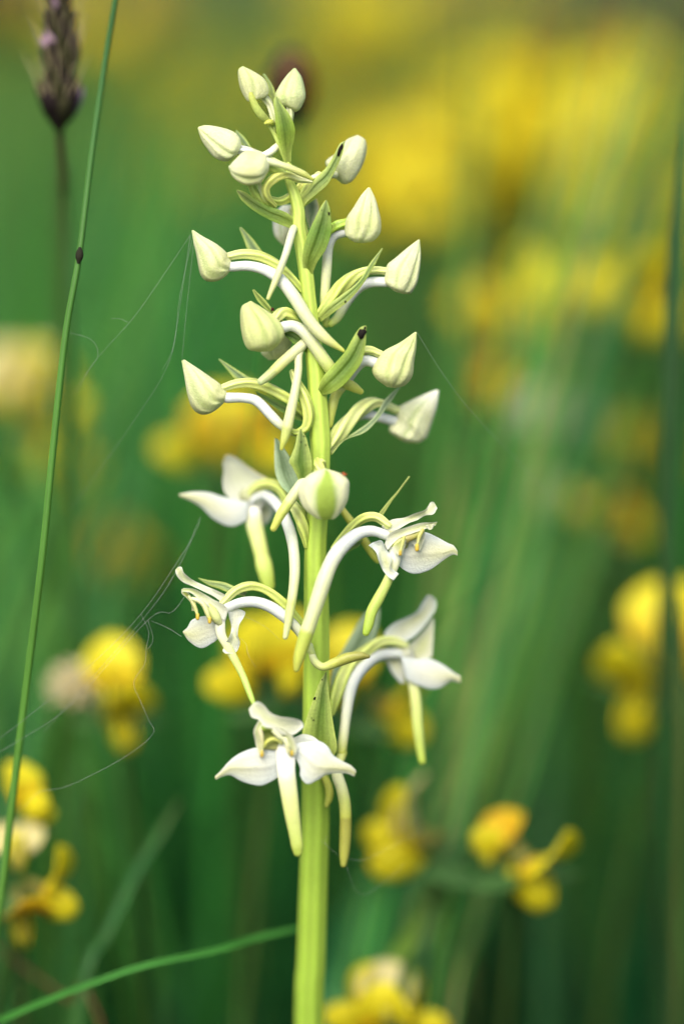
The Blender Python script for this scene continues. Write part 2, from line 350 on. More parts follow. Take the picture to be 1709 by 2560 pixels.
# far left bud with the long pale spur crossing the stem
b = bud(C2, '93,87 105,160 125,240 145,340 180,385 240,388 290,362 328,322', '103,83 160,120 240,165 298,215 310,245 322,262 332,282 333,300', -5, grooves=((60, .06, 20, 20), (108, 0.20, 8, -30), (200, 0.15, 9, 0), (320, 0.15, 9, 0)))
ovary(b, C2, '312,240 400,226 500,240 600,290 690,370 745,440', '20 26 28 28 24 18', '0 2 0 -4 -6 0', tw=4)
spur(b, C2, '325,302 430,297 530,322 620,380 700,480 790,620 880,720 992,800', '30 32 33 36 38 38 32 11', '-8 -12 -20 -32 -45 -55 -58 -55', [(0, WB), (.35, W), (.55, WG), (.8, (.62, .66, .30)), (1, YG)], n=50)
bract(C2, '376,70 400,130 430,205 490,270', '388,66 450,130 520,220 590,290', 45, 6, [(0, PG), (1, PG)], [(0, LG), (1, LG)])
# green bud facing front-left
b = bud(C2, '440,505 390,540 385,620 400,720 430,790 490,808', '448,505 520,550 600,610 640,680 630,740 570,802', -50, k=.9, grooves=((88, 0.20, 8, 25), (140, 0.08, 9, 0), (210, 0.15, 9, 0), (330, 0.15, 9, 0)), col=[(0, (.46, .50, .20)), (.4, (.52, .56, .24)), (1, (.46, .52, .20))])
spur(b, C2, '620,665 690,652 760,690 820,770 890,870 960,960 1050,1015 1095,1042', '34 35 38 38 38 36 30 18', '-35 -32 -32 -32 -30 -10 10 20', [(0, W), (.3, WG), (.6, (.50, .58, .16)), (1, YG)], n=46)
ovary(b, C2, '590,605 640,572 690,598 730,650', '26 32 28 20', '-35 -30 -22 0', tw=9)
bract(C2, '640,685 700,690 770,735 800,780', '650,715 700,760 755,800 800,830', '-15 -18 -15 0', 6, [(0, (.10, .22, .04)), (1, MG)], [(0, MG), (1, MG)])
bk = bract(C2, '453,440 485,505 550,570 620,640', '463,436 530,500 590,575 660,640', 10, 5, [(0, (.24, .34, .05)), (1, MG)])
spot(bk, C2, 573, 553, 11, 13, 0, (.08, .015, .02))
# pale bud half hidden behind it and its thick blunt spur
b = bud(C2, '560,700 520,760 505,815 550,856', '690,700 690,760 660,815 610,850', 45, col=[(0, BUD), (1, BUDL)])
spur(b, C2, '770,745 730,785 640,862 560,940 505,982', '30 33 33 30 24', '-12 -28 -42 -50 -52', [(0, WG), (.4, (.62, .66, .28)), (.72, (.56, .60, .18)), (.74, (.40, .46, .16)), (1, (.42, .50, .24))])
tube('spur', orchid, C2, '745,780 727,830 725,920 702,1060 672,1200 650,1300 626,1382', '22 24 24 27 31 29 11', '-20 -32 -40 -50 -55 -56 -56', M_SPUR, [(0, WG), (.6, (.62, .66, .32)), (.78, (.60, .64, .28)), (.8, (.44, .50, .16)), (1, YG)], n=44)
# lower left bud
b = bud(C2, '33,860 50,950 70,1060 100,1140 150,1178 210,1170 270,1125 303,1085', '50,852 140,910 220,965 262,998 280,1025 300,1045 306,1062 306,1072', -10, grooves=((62, .07, 20, 10), (100, 0.20, 8, -30), (200, 0.15, 9, 0), (320, 0.15, 9, 0)))
ovary(b, C2, '280,1020 360,996 450,992 550,1022 640,1070 700,1115 765,1180', '20 24 27 30 30 28 20', '-5 -2 0 0 0 4 8', tw=4)
spur(b, C2, '303,1080 400,1080 480,1100 560,1180 620,1240 690,1283 750,1285', '32 31 31 30 28 22 16', '-12 -15 -18 -22 -25 -20 -8', [(0, WB), (.5, W), (.75, WG), (1, (.55, .60, .18))])
bract(C2, '252,850 310,920 365,980 450,1030', '260,848 350,905 455,970 540,1020', 40, 6, [(0, PG), (1, PG)], [(0, LG), (1, LG)])
bract(C2, '470,1040 600,1100 680,1140 760,1180', '480,1062 600,1150 680,1195 760,1225', 22, 5, [(0, (.14, .30, .08)), (1, MG)], [(0, MG), (1, MG)])
ovary(b, C2, '690,925 715,985 765,1080 788,1180 770,1255 715,1285 670,1270', '16 24 30 33 27 17 10', '-12 -18 -26 -30 -30 -30 -28', tw=3)
# right bud, upper
b = bud(C2, '1436,140 1370,190 1300,250 1255,290 1242,350 1240,400 1290,445', '1446,140 1453,230 1446,320 1432,400 1405,450 1385,463 1340,462', -5, col=[(0, (.5, .58, .3)), (.2, BUDL), (1, BUDL)], grooves=((75, 0.11, 9, 30), (130, 0.12, 8, -10), (200, 0.15, 9, 0), (320, 0.15, 9, 0)))
ovary(b, C2, '1255,328 1180,322 1090,338 1000,405 920,495 850,575', '19 22 28 38 34 22', '-5 -4 -2 0 0 0', tw=10)
spur(b, C2, '1245,392 1160,394 1090,420 1020,500 960,600 920,640', '30 32 32 30 28 22', '0 8 16 22 25 25', [(0, WB), (.5, W), (1, LG)])
bk = bract(C2, '1222,190 1150,280 1080,390 980,470 900,530 835,600', '1227,192 1180,290 1120,390 1040,490 940,570 860,630', '-32 -34 -34 -32 -28 -8', 8, [(0, (.36, .50, .16)), (.4, (.22, .40, .08)), (1, LG)], [(0, LG), (1, LG)])
spot(bk, C2, 1004, 509, 5, 6)
# right bud, middle, behind the spotted bract
b = bud(C2, '1418,688 1330,750 1240,800 1190,860 1165,920 1190,970 1250,1015', '1428,690 1427,780 1415,870 1405,950 1360,1005 1300,1022', -20, col=[(0, (.46, .52, .22)), (.3, (.56, .60, .28)), (1, BUD)], grooves=((72, 0.14, 8, 30), (118, 0.12, 8, -10), (200, 0.15, 9, 0), (320, 0.15, 9, 0)))
ovary(b, C2, '1215,822 1150,797 1090,810 1020,880 950,980', '20 23 24 26 24', '-15 -15 -10 0 5')
spur(b, C2, '1185,872 1120,860 1070,895 1010,980 950,1060 925,1140 908,1240', '32 34 34 32 30 30 22', '-12 -8 0 10 18 20 22', [(0, WB), (.4, W), (.6, (.52, .58, .16)), (1, YG)])
bk = bract(C2, '1121,650 1085,670 1040,740 1000,810 930,890 870,960 838,1040', '1130,652 1125,760 1105,860 1060,930 1000,1000 930,1050 868,1065', '-62 -64 -64 -60 -54 -46 -20', 14, [(0, (.24, .36, .06)), (.5, (.15, .31, .035)), (1, GR)], [(0, LG), (.6, GR), (1, LG)])
spot(bk, C2, 1100, 697, 22, 36, .5); spot(bk, C2, 1122, 664, 6, 8)
# right bud, lower, a little out of focus
b = bud(C2, '1540,1032 1450,1070 1350,1120 1310,1150 1305,1200 1262,1270 1330,1330', '1560,1036 1550,1130 1520,1230 1490,1310 1465,1335 1430,1350 1370,1346', 120, col=[(0, W), (.3, BUDL), (1, (.70, .74, .46))], grooves=((85, 0.18, 8, 30), (200, 0.15, 9, 0), (320, 0.15, 9, 0)))
ovary(b, C2, '1315,1155 1250,1128 1180,1108 1100,1145 1020,1225 960,1300 905,1375', '20 23 30 40 44 40 22', '105 90 70 52 36 20 8', tw=12, col=[(0, (.6, .66, .26)), (1, (.55, .62, .2))])
spur(b, C2, '1295,1218 1200,1195 1110,1180 1000,1225 930,1320 905,1380', '30 30 30 28 26 20', '110 95 80 52 34 20', [(0, WB), (1, W)])
bract(C2, '1322,1014 1240,1090 1170,1200 1050,1290 960,1340 900,1410', '1333,1012 1270,1110 1200,1205 1120,1285 1000,1333 925,1420', '60 55 45 30 18 4', 6, [(0, PG), (.5, (.30, .46, .22)), (1, LG)], [(0, (.5, .62, .4)), (1, LG)])
# front bract and the bract behind it
bk = bract(C3, '1292,45 1260,120 1240,220 1200,320 1185,370 1220,430 1265,520 1310,640', '1300,46 1350,130 1375,220 1400,320 1410,420 1400,470 1370,540 1335,640', '-60 -62 -64 -64 -62 -58 -50 -30', 12, [(0, (.18, .29, .05)), (.5, (.16, .31, .04)), (1, MG)], [(0, LG), (1, LG)])
for x, y, r in ((1300, 175, 8), (1345, 205, 7), (1330, 120, 6)): spot(bk, C3, x, y, r, r, 0, (.05, .07, .02))
bract(C3, '1043,136 1040,330 1050,480 1100,600 1200,700', '1072,148 1180,310 1240,430 1275,540 1320,680', '45 45 45 35 15', 8, [(0, PG), (1, PG)], [(0, (.5, .62, .4)), (1, PG)])
# bud facing the viewer with a green keel, and its blunt spur
b = bud(C4, '255,254 150,290 70,360 35,450 60,560 110,640 190,702 230,706', '262,254 400,300 470,360 480,420 465,530 420,620 345,700 300,706', -95, k=.7, col=[(0, BUDL), (.5, (.66, .68, .42)), (1, (.60, .64, .34))], grooves=((62, .05, 10, -25), (118, .05, 10, 25), (200, 0.15, 9, 0), (340, 0.15, 9, 0)), side=(91, 32, (.27, .38, .055), .22))
spot(b, C4, 428, 303, 26, 12, .4, (.30, .08, .03))
ovary(b, C4, '215,285 200,225 190,180', '42 44 26', '-70 -62 -55', tw=5)
ovary(b, C4, '200,200 235,195 245,260', '22 26 22', '-62 -58 -40', tw=5)
spur(b, C3, '1330,560 1270,640 1180,770 1100,890 1032,1022', '56 56 54 48 34', '-40 -48 -52 -54 -55', [(0, WG), (.45, (.58, .64, .26)), (.5, (.50, .58, .14)), (1, YG)])

# ---- open flowers
PM = [(0, WG), (.3, W), (1, W)]
def flower(c, pts, r, w, col): return tube('flower', orchid, c, pts, r, w, M_PETAL, col)
def sepal(f, c, a, b_, w, bulge, mid=None, edge=None, name='lateral_sepal', **kw):
    return loft(name, f, c, a, b_, w, bulge, M_PETAL, mid or [(0, (.60, .62, .30)), (.4, (.68, .70, .46)), (.75, W), (1, WB)], edge or [(0, W), (.4, WB), (1, WB)], **kw)
def pollen(f, c, x, y, r, w):
    return tube('pollinium', f, c, f'{x},{y - r} {x},{y + r * .4}', r * .8, w, M_SPUR, [(0, (.55, .42, .06)), (1, (.52, .36, .03))], n=6, m=10)
LIP = [(0, W), (.1, WG), (.25, (.54, .60, .22)), (.6, (.48, .57, .15)), (1, (.40, .52, .08))]

# rear flower, upper left (out of focus)
f = flower(C3, '760,700 840,720 900,770', '70 90 60', 170, [(0, WG), (1, W)])
loft('dorsal_sepal', f, C3, '560,312 535,380 545,460 535,570 560,680 640,745 740,770', '590,300 660,325 760,400 870,480 975,545 930,640 850,720', 165, 40, M_PETAL, [(0, W), (.5, (.70, .74, .54)), (1, W)], [(0, W), (1, W)])
sepal(f, C3, '108,685 250,664 400,670 520,708 650,738 790,765', '110,705 250,770 340,830 430,920 550,988 650,1000 770,945', 150, 30)
sepal(f, C3, '830,740 870,890 910,960 945,992', '980,760 1035,830 1015,920 955,992', 200, 25)
tube('lip', f, C3, '830,860 850,1000 890,1170 920,1300 950,1430 985,1580', '84 84 76 74 82 60', '165 160 150 145 140 140', M_SPUR, LIP, flat=.45)
ovary(f, C3, '800,690 840,640 920,592 1020,592 1110,650 1170,740 1260,850', '38 44 46 46 45 48 40', '160 150 135 115 95 75 45')
spur(f, C3, '820,760 880,712 950,700 1050,770 1130,890 1190,1040 1225,1200 1240,1400 1228,1600 1190,1850 1148,2085', '40 46 52 54 54 55 56 54 50 45 26', '160 150 140 95 50 20 -5 -30 -45 -52 -56', [(0, W), (.4, W), (.6, WG), (.8, (.60, .64, .28)), (.82, (.48, .55, .18)), (1, (.55, .60, .30))], n=60)
ovary(orchid, C3, '1215,780 1270,860 1305,960 1335,1080 1350,1200', '40 55 60 42 20', '20 5 0 0 5', tw=8)
bract(C3, '1260,730 1320,820 1350,900 1370,980', '1290,720 1350,790 1370,870 1385,960', 12, 4, [(0, (.10, .24, .05)), (1, MG)])

# left flower
f = flower(C3, '300,1700 400,1760 480,1830 520,1880', '30 55 62 50', -15, [(0, YG), (.5, (.56, .60, .20)), (1, WG)])
loft('dorsal_sepal', f, C3, '100,1398 135,1402 160,1460 250,1530 380,1590 500,1640 600,1695', '72,1428 90,1490 150,1550 250,1592 350,1640 450,1690 530,1750', '-30 -32 -28 -25 -22 -20 -15', 12, M_PETAL, [(0, (.62, .66, .34)), (.5, (.68, .72, .46)), (1, W)], [(0, W), (1, W)], ruf=8, seed=1)
bract(C3, '292,1505 400,1530 550,1550 650,1590 780,1640', '298,1515 400,1580 500,1612 600,1652 750,1690', '30 28 25 20 10', 6, [(0, (.36, .50, .16)), (1, PG)])
loft('petal', f, C3, '150,1606 250,1612 350,1660 450,1720 540,1762 590,1830', '132,1640 220,1652 300,1715 380,1775 450,1840 560,1932', '-45 -48 -48 -46 -42 -35', 16, M_PETAL, [(0, (.52, .60, .22)), (.4, (.66, .70, .42)), (1, W)], [(0, W), (1, W)], ruf=5, seed=2)
loft('petal', f, C3, '132,1615 135,1660 180,1700 225,1760 232,1830', '165,1612 200,1650 240,1700 275,1760 262,1830', '-32 -30 -28 -26 -24', 8, M_PETAL, [(0, GR), (.4, YG), (1, WG)], [(0, W), (1, WG)])
tube('anther', f, C3, '205,1690 245,1750 275,1820 290,1880', '13 21 18 13', '-42 -44 -44 -44', M_SPUR, [(0, (.52, .56, .24)), (1, (.54, .56, .22))], n=16); pollen(f, C3, 290, 1892, 24, -46)
tube('anther', f, C3, '245,1712 310,1735 355,1780 385,1850 405,1915', '21 24 24 24 18', '-48 -52 -54 -54 -52', M_SPUR, [(0, WG), (.5, (.62, .64, .30)), (1, (.52, .56, .24))], n=18); pollen(f, C3, 408, 1928, 24, -56)
tube('column', f, C3, '360,1760 420,1830 470,1900 500,1940', '40 60 52 36', '-32 -34 -34 -30', M_SPUR, [(0, (.46, .54, .14)), (1, (.60, .64, .30))], n=14)
sepal(f, C3, '146,2032 190,1990 240,1915 370,1878 470,1905 545,1900', '150,2046 210,2130 320,2195 420,2155 490,2100 545,2000', '5 0 -5 -8 -8 -8', 16)
tube('lip', f, C3, '515,1880 510,1990 528,2080 585,2180 650,2300 735,2470 800,2640 840,2740', '50 52 50 44 38 34 30 22', '-22 -26 -28 -30 -34 -44 -60 -70', M_SPUR, [(0, W), (.25, WG), (.5, (.48, .58, .16)), (1, (.30, .46, .06))], flat=.6)
loft('petal', f, C3, '585,1780 595,1880 620,1990 600,2080 560,2150 532,2225', '640,1795 752,1835 740,1895 700,1960 682,2060 705,2130 690,2200 655,2240 560,2248', '-20 -22 -26 -30 -34 -38', 10, M_PETAL, [(0, W), (.6, (.66, .70, .44)), (1, W)], [(0, WB), (1, W)], ruf=14, seed=4, n=34)
ovary(f, C3, '530,1755 650,1640 760,1592 870,1592 1000,1650 1150,1780 1290,1940', '28 38 42 42 44 46 36', '-15 -10 -5 0 5 10 15', tw=4)
spur(f, C3, '580,1800 700,1752 850,1742 1000,1790 1130,1880 1250,1990 1310,2075 1380,2180 1430,2310', '48 50 54 56 54 48 44 38 32', '-20 -22 -25 -28 -30 -30 -28 -24 -20', [(0, WB), (.5, W), (.75, WG), (1, LG)], n=46)

# right flower
f = flower(C4, '840,850 900,880 950,920 980,900', '45 62 55 30', -15, [(0, WG), (1, (.56, .60, .22))])
bract(C4, '1000,322 900,455 838,525 728,660', '1014,326 912,468 852,545 760,690', 15, 4, [(0, (.44, .55, .15)), (1, LG)])
bract(C4, '600,880 520,910 430,980 380,1040', '560,950 500,980 430,1020 385,1045', 25, 3, [(0, (.09, .20, .05)), (1, MG)], [(0, MG), (1, MG)])
loft('dorsal_sepal', f, C4, '758,772 850,710 960,692 1060,652 1150,620 1195,556 1225,552', '820,822 900,800 1000,742 1080,712 1150,672 1220,662 1256,606', '-15 -20 -25 -28 -30 -34 -36', 12, M_PETAL, [(0, W), (.4, (.64, .68, .38)), (1, (.68, .72, .48))], [(0, W), (1, W)], ruf=9, seed=5)
loft('petal', f, C4, '785,930 830,832 950,788 1100,742 1200,735 1256,728', '812,984 866,920 930,870 1040,830 1150,792 1240,762', '-42 -46 -46 -44 -42 -40', 14, M_PETAL, [(0, W), (.4, (.66, .70, .42)), (1, (.56, .62, .26))], [(0, W), (1, W)], ruf=3, seed=2)
loft('petal', f, C4, '1150,760 1170,790 1185,800', '1230,745 1215,785 1195,800', -42, 3, M_PETAL, WG, W, n=10, m=6)
loft('petal', f, C4, '1000,880 1040,930 1075,985 1100,985', '1140,800 1150,850 1130,920 1105,985', '-26 -26 -28 -28', 8, M_PETAL, [(0, WG), (1, (.66, .70, .48))], [(0, W), (1, W)], n=16)
loft('petal', f, C4, '850,960 880,1000 915,1030', '965,860 975,920 945,1030', '-48 -50 -50', 8, M_PETAL, [(0, (.52, .58, .18)), (1, WG)], [(0, W), (1, W)], n=16)
tube('anther', f, C4, '1125,805 1100,850 1085,910 1075,955', '18 19 14 11', '-40 -42 -42 -42', M_SPUR, [(0, (.42, .40, .10)), (1, (.52, .56, .24))], n=14); pollen(f, C4, 1076, 965, 24, -46)
tube('anther', f, C4, '960,868 945,930 930,1000', '16 16 11', '-58 -60 -60', M_SPUR, [(0, (.44, .46, .10)), (1, (.52, .56, .24))], n=12); pollen(f, C4, 926, 1010, 18, -62)
tube('column', f, C4, '880,930 960,890 1050,850 1120,815', '40 42 34 20', '-34 -34 -34 -34', M_SPUR, [(0, (.50, .56, .18)), (.5, (.36, .32, .10)), (1, (.46, .5, .12))], n=14)
sepal(f, C4, '1436,988 1400,940 1350,918 1240,858 1140,820 1050,860 960,930 900,990', '1436,1030 1390,1022 1310,1072 1200,1152 1080,1192 1000,1180 925,1130 890,1060', '0 0 0 -2 -5 -8 -10 -10', 18, fold=-.03)
loft('petal', f, C4, '645,938 710,1000 735,1080 770,1160 820,1220 868,1252', '680,914 760,895 800,970 852,1050 842,1130 914,1192', '-35 -38 -40 -42 -44 -44', 12, M_PETAL, [(0, WB), (.55, (.62, .66, .36)), (1, W)], [(0, WB), (1, WB)], ruf=12, seed=1, n=30)
tube('lip', f, C4, '880,990 875,1080 850,1170 800,1285 735,1410 672,1530 645,1640 622,1715', '55 54 46 48 50 50 46 34', '-25 -26 -28 -28 -28 -28 -28 -28', M_SPUR, [(0, W), (.2, WG), (.35, (.46, .56, .15)), (1, (.34, .48, .06))], flat=.7)
ovary(f, C4, '820,760 720,690 620,690 520,750 420,850 330,960', '30 36 38 36 32 24', '-15 -10 -5 0 0 0', tw=4)
spur(f, C4, '800,850 720,820 640,812 540,842 420,940 330,1060 260,1220 200,1400 140,1580 80,1760 25,1940 5,2040', '46 48 52 58 66 68 70 68 66 62 50 30', '-20 -22 -26 -34 -50 -66 -80 -88 -92 -92 -90 -88', [(0, WB), (.25, W), (.45, WG), (.78, (.58, .62, .28)), (.8, (.40, .48, .08)), (1, YG)], n=56)
tube('spur', orchid, C4, '370,560 430,650 490,730 560,830 620,920 690,1030 725,1080', '28 32 36 38 38 32 20', '40 44 48 52 54 56 58', M_SPUR, [(0, (.42, .42, .08)), (1, YG)])

# rear flower, right (out of focus)
f = flower(C5, '940,560 980,620 1020,680', '50 70 50', 165, [(0, WG), (1, W)])
loft('dorsal_sepal', f, C5, '1165,103 1125,160 1075,245 990,295 870,350 790,430 800,480', '1200,100 1245,150 1238,230 1180,320 1110,410 1020,490 900,530', 150, 24, M_PETAL, [(0, W), (.5, WG), (1, W)], [(0, WB), (1, WB)])
loft('petal', f, C5, '1215,300 1150,390 1060,490 990,560 980,640', '1228,330 1222,450 1215,560 1200,650 1090,665', 165, 20, M_PETAL, [(0, W), (.5, (.62, .66, .34)), (1, WG)], [(0, W), (1, W)])
sepal(f, C5, '1462,820 1420,800 1380,770 1300,715 1180,664 1050,668 930,640', '1466,880 1420,872 1375,868 1290,922 1200,937 1090,905 980,850', 140, 24)
sepal(f, C5, '790,660 850,790 930,885', '900,580 960,700 970,880', 175, 15)
tube('lip', f, C5, '1010,760 1045,900 1065,1050 1080,1250 1100,1430 1120,1575', '48 48 50 48 42 32', '160 158 156 156 158 160', M_SPUR, LIP, flat=.6)
ovary(f, C5, '970,548 850,512 740,520 620,600 500,710 410,850 340,1020 310,1150', '36 42 46 52 58 60 52 30', '155 145 135 120 105 90 75 70', tw=10)
spur(f, C5, '940,620 800,625 680,662 560,780 490,920 455,1100 430,1300 405,1500', '46 50 56 58 54 48 46 44', '160 150 130 105 85 72 65 60', [(0, WB), (.5, W), (.85, WG), (1, (.42, .48, .08))], n=40)
tube('spur', f, C6, '1330,830 1290,930 1280,1040 1320,1160 1350,1300 1358,1450 1355,1620 1345,1780 1338,1870', '44 50 54 56 56 56 54 46 30', '62 50 42 40 44 50 56 60 62', M_SPUR, [(0, (.46, .52, .1)), (.25, WG), (.45, (.52, .58, .16)), (.58, YG), (.6, (.32, .32, .06)), (1, (.40, .42, .08))], n=46)
tube('ovary', orchid, C6, '1150,1040 1200,1150 1205,1240 1180,1320', '36 40 38 22', '60 62 66 70', M_SPUR, [(0, (.42, .46, .08)), (1, YG)])
bract(C5, '690,190 600,280 520,400 420,580 330,740 300,930 300,1120', '742,215 735,330 700,480 640,620 520,820 420,1000 330,1140', '190 188 180 165 145 120 90', 12, [(0, PG), (1, PG)], [(0, (.5, .62, .4)), (1, PG)])
# curved ovary with a brown tip in front of the stem
tube('spur', orchid, C5, '128,545 140,620 170,695 240,738 340,705 460,660 570,640 640,645', '22 30 36 38 46 50 40 20', '-10 -20 -30 -38 -42 -44 -46 -46', M_SPUR, [(0, WG), (.4, (.56, .62, .2)), (.55, YG), (.6, (.36, .38, .07)), (1, (.22, .22, .05))])

# front flower at the foot of the spike
bk = bract(C6, '1174,68 1110,180 1060,320 1000,480 955,640 950,800', '1180,68 1200,250 1222,420 1250,600 1278,780 1240,880', '-10 -8 -4 2 8 20', 16, [(0, (.20, .30, .06)), (.4, (.17, .32, .045)), (1, GR)], [(0, LG), (1, LG)])
spot(bk, C6, 1068, 318, 13, 18, .5); spot(bk, C6, 1138, 146, 8, 7); spot(bk, C6, 1060, 523, 7, 6); spot(bk, C6, 1040, 506, 4, 4)
f = flower(C6, '640,640 700,700 760,760 800,800', '80 100 95 70', -65, [(0, (.34, .46, .06)), (.5, (.46, .54, .14)), (1, WG)])
sepal(f, C6, '138,1050 190,1000 280,900 380,830 520,782 650,792 760,800', '148,1082 215,1050 290,1040 400,1100 550,1136 640,1110 740,1050', '-85 -88 -92 -95 -95 -90 -82', 18, fold=-.04)
sepal(f, C6, '1457,1000 1410,950 1330,908 1240,850 1190,770 1110,720 1000,725 880,740', '1440,1052 1350,1020 1190,1032 1100,1082 1000,1122 935,1050 930,960 870,840', '-92 -95 -98 -100 -100 -96 -90 -82', 20, fold=-.04)
loft('lateral_sepal', f, C6, '870,690 960,655 1050,675 1110,720', '890,760 960,740 1050,735 1105,735', -70, 6, M_PETAL, [(0, W), (1, WB)], W)
tube('lip', f, C6, '795,790 800,900 805,1020 828,1180 856,1380 888,1580 905,1690 912,1755', '96 92 86 80 72 60 54 42', '-88 -94 -98 -102 -104 -104 -104 -102', M_SPUR, [(0, W), (.2, W), (.32, WG), (.5, (.56, .61, .24)), (1, (.40, .50, .09))], flat=.5, m=18)
loft('dorsal_sepal', f, C6, '500,365 545,352 600,388 650,450 730,488 850,505 930,525 962,555', '455,420 480,495 550,522 600,585 680,605 760,655 870,660 966,590', '-110 -118 -122 -124 -122 -116 -108 -104', 18, M_PETAL, [(0, (.70, .74, .5)), (.5, (.66, .70, .40)), (1, W)], [(0, W), (1, W)], ruf=6, seed=3)
loft('petal', f, C6, '640,570 720,650 775,710 800,790 830,860', '740,590 850,660 895,740 905,800 885,862', '-116 -112 -110 -108 -104', 14, M_PETAL, [(0, (.62, .68, .36)), (1, (.64, .68, .38))], [(0, W), (1, W)])
loft('petal', f, C6, '560,500 505,610 508,690 530,790 560,872', '590,560 560,620 575,700 580,780 600,835', '-112 -112 -110 -108 -108', 10, M_PETAL, [(0, (.5, .58, .2)), (.5, (.62, .66, .38)), (1, (.6, .6, .26))], [(0, W), (1, W)], ruf=4)
tube('anther', f, C6, '560,620 575,680 582,760 578,820', '18 19 14 11', '-118 -120 -118 -116', M_SPUR, [(0, (.56, .50, .30)), (1, (.52, .56, .24))], n=14); pollen(f, C6, 578, 848, 21, -118)
tube('anther', f, C6, '685,625 730,668 775,708', '19 24 16', '-122 -122 -120', M_SPUR, [(0, WG), (1, (.62, .66, .40))], n=12)
tube('anther', f, C6, '795,705 815,760 822,825', '18 21 13', '-124 -124 -122', M_SPUR, [(0, WG), (1, (.66, .66, .36))], n=12); pollen(f, C6, 855, 838, 20, -112)
loft('column', f, C6, '545,560 560,640 575,720 600,800', '660,570 720,660 775,740 790,800', '-96 -94 -94 -96', 0, M_PETAL, [(0, (.26, .36, .05)), (.6, (.36, .42, .09)), (1, (.50, .52, .18))], n=14)
tube('column', f, C6, '570,610 620,590 660,605', '24 32 24', '-108 -110 -108', M_SPUR, [(0, (.28, .40, .05)), (1, (.34, .46, .07))], n=12)
tube('column', f, C6, '595,770 630,720 690,700 760,735', '16 18 18 16', '-112 -114 -114 -110', M_SPUR, [(0, YG), (1, (.52, .56, .16))], n=14)
spur(f, C6, '800,720 880,740 960,760 1040,800', '40 44 44 40', '-60 -40 -10 30', [(0, W), (1, LG)])

#BG
# ------------------------------------------------------------------ spider silk
def thread(parent, pts, r=0.000022, org=None):
    P = np.array([px(*p) for p in pts]); n = max(8, 6 * len(pts))
    V, F, t, ph = sweep(cr(P, n), np.full(n, r), 5, caps=(False, False))
    return mesh_obj('thread', V - org, F, M_SILK, parent, np.tile(np.array((.36, .40, .36)), (len(V), 1)))
def web(label, lines, r=0.000022):
    o = px(*lines[0][0]); e = empty('spider_silk', o, label, 'spider silk')
    for l in lines: thread(e, l, r, o)
web('fine spider threads strung from the upper left orchid bud down to the grass', [
    [(478, 585, -1), (380, 730, 0), (325, 805, 0), (240, 900, 2), (180, 990, 6)],
    [(480, 600, -1), (450, 740, 0), (425, 900, 0), (330, 1060, 3), (180, 1270, 10)],
    [(484, 610, -1), (465, 790, 0), (455, 900, 1)],
    [(476, 590, -1), (440, 830, 0), (425, 890, 0), (405, 925, 1)],
    [(325, 808, 0), (300, 797, 0), (278, 796, 1)],
    [(170, 830, 3), (230, 850, 1), (245, 890, 0), (220, 930, 2), (190, 990, 6)]], 0.000011)
web('tangled spider threads hanging from the lower left orchid flower', [
    [(503, 1290, 6), (480, 1345, 3), (440, 1410, 0), (353, 1535, 0), (230, 1660, 1), (60, 1800, 3), (-20, 1860, 4)],
    [(470, 1480, 0), (430, 1530, 0), (370, 1550, 0), (180, 1760, 2), (50, 1850, 4), (-20, 1890, 5)],
    [(500, 1300, 6), (445, 1420, 2), (360, 1545, 1), (110, 1830, 6)],
    [(353, 1535, 0), (372, 1580, 0), (366, 1620, 0), (362, 1660, 0), (335, 1705, 0), (350, 1750, 0), (372, 1800, 0), (381, 1837, 0), (300, 1900, 1), (170, 1965, 3), (100, 1980, 5), (60, 2020, 7)],
    [(370, 1550, 0), (382, 1590, 0), (380, 1610, 0), (367, 1623, 0)],
    [(610, 1540, -1), (660, 1565, 0), (700, 1600, 2)],
    [(597, 1592, -1), (615, 1610, 0), (620, 1635, 0), (640, 1670, 2)],
    [(378, 1552, 0), (420, 1570, 0), (455, 1592, -1)]], 0.000014)
web('single long spider thread running from a right-hand orchid bud tip down to the grass', [
    [(1042, 832, -1.3), (1100, 925, 0), (1170, 1020, 3), (1300, 1160, 10), (1450, 1310, 20), (1709, 1480, 40)]], 0.000012)
web('short spider threads stuck to the orchid stem below the front flower', [
    [(800, 2100, 5), (818, 2115, 3), (850, 2140, 4), (905, 2150, 5), (960, 2125, 8), (1050, 2080, 14)],
    [(817, 2090, 3), (812, 2105, 3), (818, 2115, 3)],
    [(866, 2168, 4), (880, 2205, 5), (889, 2227, 6), (915, 2235, 7), (960, 2205, 9), (1010, 2160, 14)]], 0.000011)
web('faint spider thread bridging two yellow trefoil flower heads', [[(1090, 2091, 52), (1150, 2090, 48), (1208, 2087, 52)]], 0.000014)

